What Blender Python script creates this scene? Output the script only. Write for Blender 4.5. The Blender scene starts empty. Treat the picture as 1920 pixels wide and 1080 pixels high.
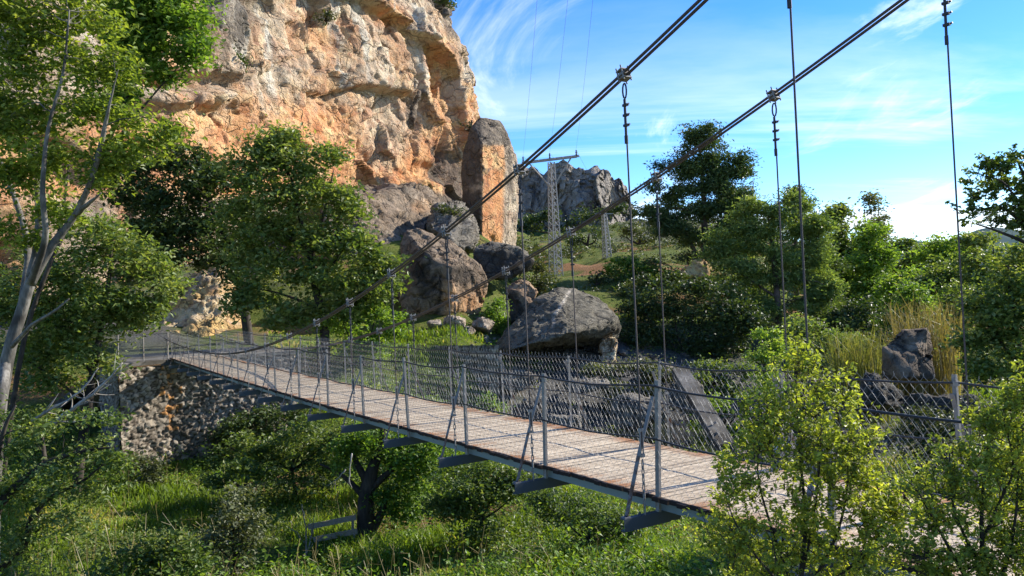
import bpy, bmesh, math, random
import numpy as np
from mathutils import Vector, Matrix

scene = bpy.context.scene
COL = scene.collection
rng = np.random.default_rng(11)
random.seed(5)

# ------------------------------------------------------------------ camera
F_PX, YAW, PITCH, ROLL = 1500.5, 0.5501, 0.0172, -0.0455
CAM = np.array([-5.307, 0.0, 1.985])
_fw = np.array([math.sin(YAW)*math.cos(PITCH), math.cos(YAW)*math.cos(PITCH), math.sin(PITCH)])
_r0 = np.array([math.cos(YAW), -math.sin(YAW), 0.0])
_u0 = np.cross(_r0, _fw)
_ri = _r0*math.cos(ROLL)+_u0*math.sin(ROLL)
_up = -_r0*math.sin(ROLL)+_u0*math.cos(ROLL)

cd = bpy.data.cameras.new('camera')
cam = bpy.data.objects.new('camera', cd)
COL.objects.link(cam)
M = Matrix.Identity(4)
for i in range(3):
    M[i][0] = _ri[i]; M[i][1] = _up[i]; M[i][2] = -_fw[i]; M[i][3] = CAM[i]
cam.matrix_world = M
cd.sensor_width = 36.0
cd.lens = F_PX/1920*36.0
cd.clip_start = 0.05
cd.clip_end = 20000
scene.camera = cam

def at(px, py, d):
    """a place in the world, d metres in front of the camera"""
    return CAM + d*(_fw + _ri*((px-960)/F_PX) - _up*((py-540)/F_PX))

def to_px(P):
    v = np.asarray(P)-CAM
    z = v@_fw
    z = np.where(np.abs(z) < 1e-3, 1e-3, z)
    return 960+F_PX*(v@_ri)/z, 540-F_PX*(v@_up)/z, z

# ------------------------------------------------------------------ noise
def _h(ix, iy, iz, seed):
    n = (ix.astype(np.int64)*374761393 + iy.astype(np.int64)*668265263 + iz.astype(np.int64)*2147483647 + seed*974711) & 0xffffffff
    n = ((n ^ (n >> 13))*1274126177) & 0xffffffff
    n = ((n ^ (n >> 16))*2246822519) & 0xffffffff
    n = n ^ (n >> 15)
    return (n & 0xffffff)/float(0xffffff)

def vnoise(P, scale, seed=0):
    q = np.asarray(P)/scale
    i = np.floor(q).astype(np.int64); f = q-i
    f = f*f*f*(f*(f*6-15)+10)
    r = 0
    for a in (0, 1):
        wa = f[..., 0] if a else 1-f[..., 0]
        for b in (0, 1):
            wb = f[..., 1] if b else 1-f[..., 1]
            for c in (0, 1):
                wc = f[..., 2] if c else 1-f[..., 2]
                r = r + wa*wb*wc*_h(i[..., 0]+a, i[..., 1]+b, i[..., 2]+c, seed)
    return r*2-1

def fbm(P, scale, octv=4, seed=0, gain=0.5):
    r = 0; a = 1; t = 0
    for o in range(octv):
        r = r + a*vnoise(np.asarray(P)+o*17.3, scale/2**o, seed+o)
        t += a; a *= gain
    return r/t

def voro(P, scale, seed=0):
    """F1, F2 distances (in cells) and a random value for the nearest cell"""
    q = np.asarray(P)/scale
    i = np.floor(q).astype(np.int64)
    f1 = np.full(q.shape[:-1], 9.0); f2 = f1.copy(); v = np.zeros_like(f1)
    for a in (-1, 0, 1):
        for b in (-1, 0, 1):
            for c in (-1, 0, 1):
                jx, jy, jz = i[..., 0]+a, i[..., 1]+b, i[..., 2]+c
                cx = jx+_h(jx, jy, jz, seed+1); cy = jy+_h(jx, jy, jz, seed+2); cz = jz+_h(jx, jy, jz, seed+3)
                d = np.sqrt((q[..., 0]-cx)**2+(q[..., 1]-cy)**2+(q[..., 2]-cz)**2)
                near = d < f1
                f2 = np.where(near, f1, np.minimum(f2, d))
                v = np.where(near, _h(jx, jy, jz, seed+4), v)
                f1 = np.where(near, d, f1)
    return f1, f2, v

def facets(P, scale, seed):
    """broken planes: inside every cell the surface tilts its own way"""
    q = np.asarray(P)/scale
    i = np.floor(q).astype(np.int64)
    f1 = np.full(q.shape[:-1], 9.0); r = np.zeros_like(f1)
    for a in (-1, 0, 1):
        for b in (-1, 0, 1):
            for c in (-1, 0, 1):
                jx, jy, jz = i[..., 0]+a, i[..., 1]+b, i[..., 2]+c
                ox = q[..., 0]-jx-_h(jx, jy, jz, seed+1); oy = q[..., 1]-jy-_h(jx, jy, jz, seed+2); oz = q[..., 2]-jz-_h(jx, jy, jz, seed+3)
                d = ox*ox+oy*oy+oz*oz
                t = ox*(_h(jx, jy, jz, seed+5)-.5)+oy*(_h(jx, jy, jz, seed+6)-.5)+oz*(_h(jx, jy, jz, seed+7)-.5)+.35*(_h(jx, jy, jz, seed+8)-.5)
                near = d < f1
                r = np.where(near, t, r); f1 = np.where(near, d, f1)
    return r

def sst(a, b, x):
    t = np.clip((x-a)/(b-a), 0, 1)
    return t*t*(3-2*t)

# ------------------------------------------------------------------ objects
def tag(o, label=None, cat=None, group=None, kind=None):
    if label: o['label'] = label
    if cat: o['category'] = cat
    if group: o['group'] = group
    if kind: o['kind'] = kind
    return o

def empty(name, loc, label, cat, group=None):
    o = bpy.data.objects.new(name, None)
    COL.objects.link(o)
    o.location = [float(c) for c in loc]
    o.empty_display_size = 0.2
    return tag(o, label, cat, group)

def link(name, me, parent=None):
    o = bpy.data.objects.new(name, me)
    COL.objects.link(o)
    if parent is not None:
        o.parent = parent
        o.location = -np.array(parent.location) if parent.parent is None and parent.type == 'EMPTY' else (0, 0, 0)
    return o

def np_mesh(name, V, Fq, mats, smooth=True, attrs=None, mat_idx=None):
    """mesh from numpy arrays, faces all of one size"""
    me = bpy.data.meshes.new(name)
    V = np.ascontiguousarray(V, dtype=np.float32); Fq = np.ascontiguousarray(Fq, dtype=np.int32)
    n, k = Fq.shape
    me.vertices.add(len(V)); me.vertices.foreach_set('co', V.ravel())
    me.loops.add(n*k); me.loops.foreach_set('vertex_index', Fq.ravel())
    me.polygons.add(n)
    me.polygons.foreach_set('loop_start', np.arange(0, n*k, k, dtype=np.int32))
    me.polygons.foreach_set('loop_total', np.full(n, k, dtype=np.int32))
    me.polygons.foreach_set('use_smooth', np.full(n, smooth))
    for m in mats: me.materials.append(m)
    if mat_idx is not None: me.polygons.foreach_set('material_index', mat_idx.astype(np.int32))
    for an, (dom, arr) in (attrs or {}).items():
        a = me.attributes.new(an, 'FLOAT', dom)
        a.data.foreach_set('value', np.ascontiguousarray(arr, dtype=np.float32).ravel())
    me.update(calc_edges=True)
    me.validate()
    return me

class MB:
    """collects boxes, bars and tubes into one mesh"""
    def __init__(s): s.v = []; s.f = []; s.t = []; s.n = 0
    def add(s, V, Fs, tint=0.5):
        b = s.n
        s.v.extend([tuple(map(float, p)) for p in V]); s.n += len(V)
        s.f.extend([tuple(b+i for i in f) for f in Fs]); s.t.extend([tint]*len(Fs))
    def box(s, x0, x1, y0, y1, z0, z1, tint=0.5):
        V = [(x, y, z) for x in (x0, x1) for y in (y0, y1) for z in (z0, z1)]
        s.add(V, [(0, 1, 3, 2), (4, 6, 7, 5), (0, 4, 5, 1), (2, 3, 7, 6), (0, 2, 6, 4), (1, 5, 7, 3)], tint)
    def bar(s, a, b, w, h, side=(1, 0, 0), tint=0.5):
        a = np.array(a, float); b = np.array(b, float)
        d = (b-a)/np.linalg.norm(b-a)
        q = np.array(side, float); q = q-d*(q@d); q /= np.linalg.norm(q)
        t = np.cross(d, q)
        V = [p+q*i*w/2+t*j*h/2 for p in (a, b) for i, j in ((-1, -1), (1, -1), (1, 1), (-1, 1))]
        s.add(V, [(0, 3, 2, 1), (4, 5, 6, 7), (0, 1, 5, 4), (1, 2, 6, 5), (2, 3, 7, 6), (3, 0, 4, 7)], tint)
    def tube(s, P, R, n=6, cap=True, tint=0.5):
        P = np.asarray(P, float)
        R = np.full(len(P), R) if np.isscalar(R) else np.asarray(R, float)
        T = np.gradient(P, axis=0); T /= np.linalg.norm(T, axis=1)[:, None]+1e-12
        ref = np.array([0, 0, 1.0]) if abs(T[0][2]) < .9 else np.array([1.0, 0, 0])
        V = []
        u = np.cross(T[0], ref); u /= np.linalg.norm(u)
        for p, t, r in zip(P, T, R):
            u = u-t*(u@t); u /= np.linalg.norm(u)+1e-12
            w = np.cross(t, u)
            for k in range(n):
                a = 2*math.pi*k/n
                V.append(p+r*(math.cos(a)*u+math.sin(a)*w))
        Fs = [(i*n+k, i*n+(k+1) % n, (i+1)*n+(k+1) % n, (i+1)*n+k) for i in range(len(P)-1) for k in range(n)]
        if cap and n > 2:
            Fs.append(tuple(range(n-1, -1, -1))); Fs.append(tuple(range((len(P)-1)*n, len(P)*n)))
        s.add(V, Fs, tint)
    def mesh(s, name, mat, smooth=False):
        me = bpy.data.meshes.new(name)
        me.from_pydata(s.v, [], s.f)
        if smooth: me.polygons.foreach_set('use_smooth', [True]*len(me.polygons))
        a = me.attributes.new('tint', 'FLOAT', 'FACE'); a.data.foreach_set('value', s.t)
        me.materials.append(mat)
        me.update()
        return me
    def build(s, name, mat, parent=None, smooth=False):
        return link(name, s.mesh(name, mat, smooth), parent)

# ------------------------------------------------------------------ materials
class NT:
    def __init__(s, name):
        s.m = bpy.data.materials.new(name); s.m.use_nodes = True
        s.t = s.m.node_tree; s.t.nodes.clear()
        s.out = s.t.nodes.new('ShaderNodeOutputMaterial')
        s.pos = None
    def n(s, typ, ins=None, **kw):
        nd = s.t.nodes.new(typ)
        for k, v in kw.items(): setattr(nd, k, v)
        for k, v in (ins or {}).items():
            if hasattr(v, 'is_linked') or isinstance(v, bpy.types.NodeSocket): s.t.links.new(v, nd.inputs[k])
            else: nd.inputs[k].default_value = v
        return nd
    def coord(s):
        if s.pos is None: s.pos = s.n('ShaderNodeTexCoord').outputs['Object']
        return s.pos
    def noise(s, scale, detail=5, rough=.55, vec=None, dist=0.0):
        return s.n('ShaderNodeTexNoise', {'Vector': vec or s.coord(), 'Scale': scale, 'Detail': detail, 'Roughness': rough, 'Distortion': dist}).outputs['Fac']
    def stretch(s, v):
        return s.n('ShaderNodeMapping', {'Vector': s.coord(), 'Scale': v}).outputs['Vector']
    def attr(s, name):
        return s.n('ShaderNodeAttribute', attribute_name=name).outputs['Fac']
    def ramp(s, fac, stops):
        r = s.n('ShaderNodeValToRGB', {'Fac': fac})
        e = r.color_ramp.elements
        while len(e) < len(stops): e.new(0.5)
        for i, (p, c) in enumerate(stops):
            e[i].position = p; e[i].color = tuple(c)+(1,) if len(c) == 3 else c
        return r.outputs['Color']
    def rng(s, fac, a, b, lo=0.0, hi=1.0):
        return s.n('ShaderNodeMapRange', {'Value': fac, 'From Min': a, 'From Max': b, 'To Min': lo, 'To Max': hi}).outputs['Result']
    def math(s, op, a, b=0.0):
        nd = s.n('ShaderNodeMath', operation=op)
        for i, v in enumerate((a, b)):
            if isinstance(v, bpy.types.NodeSocket): s.t.links.new(v, nd.inputs[i])
            else: nd.inputs[i].default_value = v
        return nd.outputs[0]
    def mix(s, fac, a, b, mode='MIX'):
        nd = s.n('ShaderNodeMix', data_type='RGBA', blend_type=mode)
        for k, v in ((0, fac), (6, a), (7, b)):
            if isinstance(v, bpy.types.NodeSocket): s.t.links.new(v, nd.inputs[k])
            else: nd.inputs[k].default_value = v if k == 0 else (tuple(v)+(1,) if len(v) == 3 else v)
        return nd.outputs[2]
    def bump(s, h, strength=.5, dist=.05):
        return s.n('ShaderNodeBump', {'Height': h, 'Strength': strength, 'Distance': dist}).outputs['Normal']
    def done(s, col, rough=.8, normal=None, metal=0.0, spec=.3, transl=None):
        p = s.n('ShaderNodeBsdfPrincipled', {'Roughness': rough, 'Metallic': metal, 'Specular IOR Level': spec})
        if isinstance(col, bpy.types.NodeSocket): s.t.links.new(col, p.inputs['Base Color'])
        else: p.inputs['Base Color'].default_value = tuple(col)+(1,)
        if normal is not None: s.t.links.new(normal, p.inputs['Normal'])
        sh = p.outputs[0]
        if transl:
            tr = s.n('ShaderNodeBsdfTranslucent')
            if isinstance(col, bpy.types.NodeSocket):
                s.t.links.new(s.mix(1.0, col, (1.5, 1.45, .5), 'MULTIPLY'), tr.inputs['Color'])
            sh = s.n('ShaderNodeMixShader', {0: transl, 1: sh, 2: tr.outputs[0]}).outputs[0]
        s.t.links.new(sh, s.out.inputs['Surface'])
        return s.m

def leaf_mat(name, c0, c1, c2=None, transl=.33, rough=.5):
    t = NT(name)
    c0, c1 = [tuple(min(v*1.25, .7) for v in c) for c in (c0, c1)]; transl = min(.5, transl+.07)
    st = [(0.0, c0), (.75 if c2 else 1.0, c1)] + ([(1.0, c2)] if c2 else [])
    return t.done(t.ramp(t.attr('tint'), st), .48, spec=.38, transl=transl)

def bark_mat(name, c0, c1):
    t = NT(name)
    nz = t.noise(14, 4, .6, t.stretch((1, 1, .25)))
    big = t.noise(1.3, 3)
    col = t.mix(t.rng(big, .4, .65), t.ramp(nz, [(.3, c0), (.7, c1)]), tuple(c*.55 for c in c0))
    return t.done(col, .85, t.bump(nz, .6, .02))

def rock_mat(name, base, light, dark, scale=1.0, orange=None, strat=(1, 1, 1), bump=.6, crack=.55):
    """attrs: 'ora' orange amount, 'dark' weathering stain and painted shade, 'pale' washed streaks, 'crack' open joints"""
    t = NT(name)
    big = t.noise(.35/scale, 5, .6)
    fine = t.noise(3.0/scale, 8, .65, t.stretch(strat))
    wv = t.n('ShaderNodeVectorMath', {0: t.n('ShaderNodeTexNoise', {'Vector': t.coord(), 'Scale': 1.1/scale, 'Detail': 4}).outputs['Color'], 1: (1.3*scale,)*3}, operation='MULTIPLY').outputs[0]
    wc = t.n('ShaderNodeVectorMath', {0: t.coord(), 1: wv}, operation='ADD').outputs[0]
    def cracks(sc, w):
        v = t.n('ShaderNodeTexVoronoi', {'Vector': wc, 'Scale': sc}, feature='DISTANCE_TO_EDGE').outputs['Distance']
        return t.rng(v, 0, w, 1, 0)
    ck = t.math('MAXIMUM', t.math('MULTIPLY', cracks(.38/scale, .03), 1.0), t.math('MULTIPLY', cracks(1.25/scale, .05), .7))
    ck = t.math('MULTIPLY', ck, t.rng(t.noise(.8/scale, 3), .40, .52))
    vf = t.n('ShaderNodeTexVoronoi', {'Vector': wc, 'Scale': 1.7/scale}).outputs['Color']
    vg = t.n('ShaderNodeRGBToBW', {'Color': vf}).outputs[0]
    vq = t.n('ShaderNodeCombineColor', {'Red': vg, 'Green': vg, 'Blue': vg}).outputs[0]
    col = t.mix(t.rng(big, .35, .65), base, light)
    if orange:
        o2 = t.mix(t.rng(t.noise(.9/scale, 6, .6), .35, .65), orange[0], orange[1])
        col = t.mix(t.math('MINIMUM', t.math('MAXIMUM', t.math('ADD', t.attr('ora'), t.rng(fine, .3, .7, -.25, .25)), 0.0), 1.0), col, o2)
        col = t.mix(t.rng(t.math('ADD', t.attr('pale'), t.rng(fine, .3, .7, -.3, .3)), .2, .9), col, (.62, .55, .44))
    col = t.mix(.35, col, t.mix(1.0, col, vq, 'OVERLAY'))
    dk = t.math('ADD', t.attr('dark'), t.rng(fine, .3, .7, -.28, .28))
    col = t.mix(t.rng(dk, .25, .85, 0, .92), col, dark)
    speck = t.noise(11/scale, 6, .7)
    col = t.mix(t.rng(speck, .32, .62, .45, 0), col, tuple(c*.5 for c in base))
    col = t.mix(t.math('MULTIPLY', ck, crack), col, tuple(c*.6 for c in dark))
    h = t.math('SUBTRACT', t.math('ADD', fine, t.math('MULTIPLY', speck, .5)), t.math('MULTIPLY', ck, 1.6*crack))
    h = t.math('ADD', h, t.math('MULTIPLY', vg, .3))
    return t.done(col, .9, t.bump(h, bump, .2*scale), spec=.15)

def metal_mat(name, c, rust, amount=.5, rough=.5, metal=.0):
    t = NT(name)
    nz = t.noise(9, 6, .7); n2 = t.noise(40, 3)
    f = t.rng(t.math('ADD', nz, t.rng(t.attr('tint'), 0, 1, -.25, .25)), .5+.25*(1-amount), .62+.25*(1-amount))
    col = t.mix(f, c, t.mix(n2, rust, tuple(x*.45 for x in rust)))
    return t.done(col, rough, t.bump(n2, .2, .004), metal=metal)

MAT = {}
MAT['cable'] = metal_mat('steel_cable', (.075, .06, .055), (.16, .075, .045), .6, .55)
MAT['wire'] = metal_mat('dark_wire', (.035, .035, .038), (.07, .045, .03), .3, .5)
MAT['mesh'] = metal_mat('galvanised_wire', (.25, .25, .245), (.14, .115, .09), .3, .45)
MAT['post'] = metal_mat('galvanised_steel', (.27, .25, .22), (.17, .1, .06), .8, .6)
MAT['brace'] = metal_mat('rusty_flat_bar', (.2, .195, .19), (.17, .085, .05), .75, .6)
MAT['beam'] = metal_mat('blue_grey_steel', (.07, .085, .1), (.12, .09, .07), .4, .5)
MAT['stringer'] = metal_mat('pale_green_grey_paint', (.24, .28, .26), (.16, .12, .09), .45, .55)
MAT['tower'] = metal_mat('tower_steel', (.29, .29, .285), (.2, .17, .14), .35, .5)
# ------------------------------------------------------------------ the ground
COLS = np.array([-1400, -600, 100, 300, 420, 560, 700, 850, 1000, 1200, 1400, 1700, 2000, 2800], float)
ROWS = np.array([-60, 0, 4, 8, 14, 20, 28, 34, 37.5, 43, 46, 52, 60, 70, 80, 95, 130, 180, 280, 400, 800, 2500, 6000], float)
HGT = np.array([
 [2, 2, 1, .6, .5, .5, .5, .5, .5, .5, .5, .5, .5, .5],
 [1, .6, .35, .35, .35, .35, .35, .35, .35, .35, .35, .35, .35, .35],
 [.6, .2, -.4, -.4, -.4, -.4, -.4, -.4, -.4, -.4, -.4, -.4, -.3, 0],
 [.2, -.8, -2, -2, -2, -2, -2, -2, -2, -2, -2, -2, -1.6, -1],
 [0, -1.5, -3.6, -3.8, -3.8, -3.8, -3.8, -3.8, -3.8, -3.8, -3.8, -3.6, -3, -2],
 [0, -2, -4.6, -4.8, -4.9, -4.9, -4.9, -4.8, -4.7, -4.6, -4.6, -4.4, -4, -3],
 [.5, -2, -4.5, -4.7, -4.9, -5.0, -5.0, -4.9, -4.9, -4.9, -4.9, -4.6, -4.2, -3.5],
 [1, -2, -3.8, -4.2, -4.3, -4.4, -4.6, -4.8, -5.1, -5.2, -5.1, -4.7, -4, -3],
 [2, -1, -2.6, -3.7, -3.5, -3.2, -3.8, -4.7, -5.3, -5.4, -5.2, -4.7, -4, -3],
 [4, 1, .2, .1, 0, -.6, -1.6, -3.9, -5.3, -5.4, -5.2, -4.5, -4, -3],
 [5, 2, 1.2, .6, .4, .1, -.2, -.4, -3.4, -5.3, -5.1, -4.4, -3.6, -3],
 [8, 4, 2.6, 1.6, 1.4, 1, .8, .6, -.9, -2.2, -4.2, -4, -3.5, -3],
 [12, 7, 5, 4.5, 4, 4, 4, 3.2, .6, -.4, -1.2, -3, -3, -2.5],
 [15, 10, 8.5, 8.3, 8.3, 8.3, 8, 6.4, 2.6, 2, 1, -2.5, -2.5, -2],
 [18, 14, 12, 12, 12.5, 12.8, 12.6, 9, 4.0, 4.2, 2.8, -2.2, -2, -2],
 [24, 18, 15, 15, 15, 15.5, 15.5, 13, 4.6, 6, 5, -1.5, -1.5, -1],
 [30, 26, 20, 20, 20, 20, 20, 17, 8, 8.5, 9, 0, -1, 0],
 [40, 36, 30, 30, 30, 28, 28, 22, 13, 13.5, 12, 2, 0, 3],
 [60, 55, 45, 45, 45, 45, 40, 32, 26, 28, 24, 4, 2, 6],
 [80, 70, 60, 60, 60, 60, 55, 48, 40, 38, 32, 8, 4, 10],
 [100, 90, 80, 80, 80, 80, 70, 60, 52, 48, 44, 14, 8, 20],
 [60, 60, 60, 60, 60, 60, 50, 50, 45, 42, 40, 25, 20, 30],
 [60, 60, 60, 60, 60, 60, 50, 50, 45, 42, 40, 30, 30, 30]], float)

def ground_z(X, Y, rough=True):
    X = np.asarray(X, float); Y = np.asarray(Y, float)
    vx, vy = X-CAM[0], Y-CAM[1]
    d = vx*math.sin(YAW)+vy*math.cos(YAW)
    r = vx*math.cos(YAW)-vy*math.sin(YAW)
    px = np.clip(960+F_PX*r/np.maximum(d, 5), COLS[0], COLS[-1]-1)
    dd = np.clip(d, ROWS[0], ROWS[-1]-1)
    j = np.clip(np.searchsorted(COLS, px, 'right')-1, 0, len(COLS)-2); tx = (px-COLS[j])/(COLS[j+1]-COLS[j])
    i = np.clip(np.searchsorted(ROWS, dd, 'right')-1, 0, len(ROWS)-2); ty = (dd-ROWS[i])/(ROWS[i+1]-ROWS[i])
    z = (HGT[i, j]*(1-tx)+HGT[i, j+1]*tx)*(1-ty)+(HGT[i+1, j]*(1-tx)+HGT[i+1, j+1]*tx)*ty
    if rough:
        P = np.stack([X, Y, X*0], -1)
        z = z+fbm(P, 6, 4, 3)*np.clip(.12+.012*np.maximum(d-20, 0), .1, 2.5)*np.clip(d/10, .2, 1)
        z = z+fbm(P, 60, 4, 8)*np.clip((d-110)/60, 0, 6)
    return z

def gz(x, y): return float(ground_z(np.array([x]), np.array([y]))[0])
def foot(px, d, sink=.15):
    """where a plant seen at column px and depth d stands"""
    p = at(px, 570, d)
    return np.array([p[0], p[1], gz(p[0], p[1])-sink])

def mat_ground():
    t = NT('ground_soil_and_turf')
    big = t.noise(.11, 5, .6); mid = t.noise(.7, 6, .65); fine = t.noise(9, 6, .7)
    grass = t.ramp(t.math('ADD', t.math('MULTIPLY', mid, .6), t.math('MULTIPLY', fine, .4)),
                   [(.3, (.035, .06, .012)), (.5, (.10, .135, .024)), (.7, (.24, .22, .07))])
    soil = t.ramp(fine, [(.3, (.13, .075, .035)), (.7, (.36, .2, .095))])
    stone = t.ramp(fine, [(.3, (.05, .048, .045)), (.7, (.17, .165, .155))])
    f = t.rng(t.math('ADD', big, t.math('MULTIPLY', mid, .35)), .74, .84)
    col = t.mix(f, grass, soil)
    col = t.mix(t.rng(t.math('ADD', t.attr('bare'), t.rng(fine, .3, .7, -.3, .3)), .3, .8), col, soil)
    col = t.mix(t.attr('stony'), col, stone)
    return t.done(col, .95, t.bump(t.math('ADD', fine, mid), 1.0, .25), spec=.1)

def build_ground():
    a = np.concatenate([np.linspace(-58, -6, 14), np.arange(-4, 70, .42), np.geomspace(70.5, 5500, 90)])
    b0 = np.concatenate([np.arange(0, 46, .5), np.geomspace(46.5, 5000, 70)])
    b = np.concatenate([-b0[:0:-1], b0])
    D, R = np.meshgrid(a, b, indexing='ij')
    X = CAM[0]+R*math.cos(YAW)+D*math.sin(YAW); Y = CAM[1]-R*math.sin(YAW)+D*math.cos(YAW)
    Z = ground_z(X, Y)
    n, m = X.shape
    V = np.stack([X, Y, Z], -1).reshape(-1, 3)
    I = np.arange(n*m).reshape(n, m)
    Q = np.stack([I[:-1, :-1], I[:-1, 1:], I[1:, 1:], I[1:, :-1]], -1).reshape(-1, 4)
    px = 960+F_PX*R/np.maximum(D, 5)
    P = np.stack([X, Y, X*0], -1)
    st = sst(880, 1000, px)*sst(1750, 1500, px)*sst(27, 33, D+2*fbm(P, 4, 3, 5))*sst(66, 52, D)
    st = np.maximum(st, sst(620, 480, px)*sst(42, 48, D)*sst(-.3, .2, fbm(P, 6, 4, 33)))
    st = np.maximum(st, sst(.1, .35, fbm(P, 18, 4, 31))*sst(150, 220, D)*.8)
    nb = fbm(P, 7, 4, 36)
    bare = sst(-.05, .25, nb+1.0*np.exp(-((px-1100)/45)**2-((D-98)/22)**2)-.25)*sst(60, 75, D)*sst(200, 150, D)*sst(900, 990, px)
    bare = np.maximum(bare, .8*sst(.0, .3, fbm(P, 3.5, 3, 38)-.1)*sst(50, 40, D)*sst(20, 24, D))
    bare = np.maximum(bare, .9*np.exp(-((px-330)/90)**2-((D-30)/2.2)**2)*sst(-.3, .2, nb))
    me = np_mesh('ground', V, Q[:, ::-1], [mat_ground()], attrs={'stony': ('POINT', np.clip(st, 0, 1).ravel()), 'bare': ('POINT', np.clip(bare, 0, 1).ravel())})
    tag(link('ground', me), 'grassy valley floor rising to a rocky hillside', kind='structure')
build_ground()

# ------------------------------------------------------------------ the suspension bridge
Y0, STEP, DW = 6.07, 2.0, 1.80
NS = list(range(-3, 16))
Y_END = Y0+15*STEP
def yn(n): return Y0+STEP*n
def camber(y):
    n = np.maximum((np.asarray(y, float)-Y0)/STEP, 0)
    return .0012*n*n
def cable_z(y):
    n = (np.asarray(y, float)-Y0)/STEP
    return np.where(n < 10.7, .77+.0297*(n-10.7)**2, .77+.016*(n-10.7)**2)

bridge = empty('suspension_bridge', (.9, 18, 0), 'narrow plank footbridge hung from steel cables with chain link railings', 'bridge')
def mat_deck():
    t = NT('weathered_deck_planks')
    fine = t.noise(7, 6, .65, t.stretch((.5, 6, 1)))
    patch = t.noise(1.4, 5, .65)
    sep = t.n('ShaderNodeSeparateXYZ', {'Vector': t.coord()}).outputs['X']
    edge = t.math('ABSOLUTE', t.math('SUBTRACT', sep, DW/2))
    worn = t.ramp(fine, [(.25, (.33, .255, .165)), (.5, (.62, .505, .355)), (.75, (.78, .67, .505))])
    rust = t.ramp(fine, [(.25, (.16, .07, .03)), (.6, (.42, .2, .085)), (.8, (.52, .34, .2))])
    f = t.math('ADD', t.rng(edge, .5, .95, -.25, .75), t.rng(patch, .35, .65, -.4, .4))
    f = t.math('ADD', f, t.rng(t.attr('tint'), 0, 1, -.3, .3))
    col = t.mix(t.rng(f, .15, .85), worn, rust)
    col = t.mix(t.rng(t.attr('tint'), 0, 1, .35, 0), col, (.16, .11, .08))
    col = t.mix(t.rng(sep, -.004, .012, 1, 0), col, (.035, .025, .02))  # near plank ends painted black for their shade and grime
    return t.done(col, .85, t.bump(fine, .5, .01), spec=.2)
mb = MB()
y = -2.0
while y < Y_END+.3:
    w = random.uniform(.095, .13)
    c = float(camber(y)); k = random.uniform(-.004, .004)
    tt = random.random()
    a, b_ = -.03+random.uniform(-.035, .02), DW+.03+random.uniform(-.02, .035)
    e = random.uniform(-.006, .006)
    V = [(x, yy, z+c+k+(e if x > 1 else 0)) for x in (a, b_) for yy in (y, y+w) for z in (-.042, 0)]
    mb.add(V, [(0, 1, 3, 2), (4, 6, 7, 5), (0, 4, 5, 1), (2, 3, 7, 6), (0, 2, 6, 4), (1, 5, 7, 3)], tt)
    y += w+random.uniform(.006, .016)
mb.build('deck', mat_deck(), bridge)

def along(y0, y1, step=1.0): return np.arange(y0, y1+step*.5, step)
for sx in (.06, DW-.06):                              # stringers under the plank ends
    mb = MB()
    ys = along(-2, Y_END+.2)
    for a, b_ in zip(ys[:-1], ys[1:]):
        za, zb = float(camber(a)), float(camber(b_))
        mb.bar((sx, a, za-.095), (sx, b_, zb-.095), .012, .10)
        for dz in (-.046, -.146):
            mb.bar((sx+(.02 if sx < 1 else -.02), a, za+dz), (sx+(.02 if sx < 1 else -.02), b_, zb+dz), .055, .008)
    mb.build('stringer', MAT['stringer'], bridge)

# cross beams, posts, braces, hangers: one mesh each, placed along the bridge
mb = MB()
mb.box(-.44, DW+.44, -.005, .005, -.275, -.152)
mb.box(-.44, DW+.44, .005, .06, -.162, -.152); mb.box(-.44, DW+.44, .005, .06, -.275, -.265)
for q in (-.40, -.22, DW+.22, DW+.40): mb.tube([(q, .03, -.155), (q, .03, -.125)], .013, 6)
beam_me = mb.mesh('cross_beam', MAT['beam'])
def post_mesh(h, s):
    mb = MB()
    mb.box(-.0155*s, .0155*s, -.03, -.024, -.15, h)          # angle iron
    mb.box(-.0155*s, .0095*s*-1, -.024, .022, -.15, h)
    mb.box(-.014, .014, -.05, .0, h-.10, h-.06)
    return mb.mesh('post', MAT['post'])
post_me = {s: [post_mesh(1.13+dh, s) for dh in (0, .02, -.015)] for s in (1, -1)}
def brace_mesh(s, j):
    mb = MB()
    top = (.02*s, .03, .98+j); mid = (-.2*s, .03, .42); bot = (-.39*s, .03, -.152)
    mb.bar(top, mid, .012, .045, (1, 0, 0), .35); mb.bar(mid, bot, .012, .045, (1, 0, 0), .75)
    mb.box(-.39*s-.035, -.39*s+.035, .0, .07, -.152, -.140)
    return mb.mesh('brace', MAT['brace'])
brace_me = {s: [brace_mesh(s, j) for j in (0, .06, -.08)] for s in (1, -1)}
turn_me = None
mb = MB()                                              # chain and turnbuckle at the foot of a hanger
for k in range(7):
    z = -.11+k*.075
    ring = [(.018*math.cos(a)*(1 if k % 2 else .3), .018*math.cos(a)*(.3 if k % 2 else 1), z+.05*math.sin(a)) for a in np.linspace(0, 2*math.pi, 9)]
    mb.tube(ring, .006, 5, False)
for q in (-.016, .016): mb.tube([(q, 0, .42), (q, 0, .68)], .008, 5)
mb.box(-.026, .026, -.014, .014, .41, .44); mb.box(-.026, .026, -.014, .014, .66, .69)
turn_me = mb.mesh('turnbuckle', MAT['post'])
mb = MB()                                              # loop and wire clips at the head
loop = [(.0, .028*math.sin(a), -.16+.075*math.cos(a)) for a in np.linspace(0, 2*math.pi, 13)]
mb.tube(loop, .009, 5, False)
for z in (-.30, -.40, -.50):
    mb.box(-.016, .016, -.032, .03, z-.012, z+.012); mb.tube([(0, -.035, z), (0, -.055, z+.004)], .01, 5)
mb.tube([(0, .006, -.24), (0, .008, -.62)], .014, 6); mb.tube([(0, .008, -.60), (0, .008, -.68)], .019, 6)
clip_me = mb.mesh('wire_clip', MAT['wire'])
mb = MB()
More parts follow.
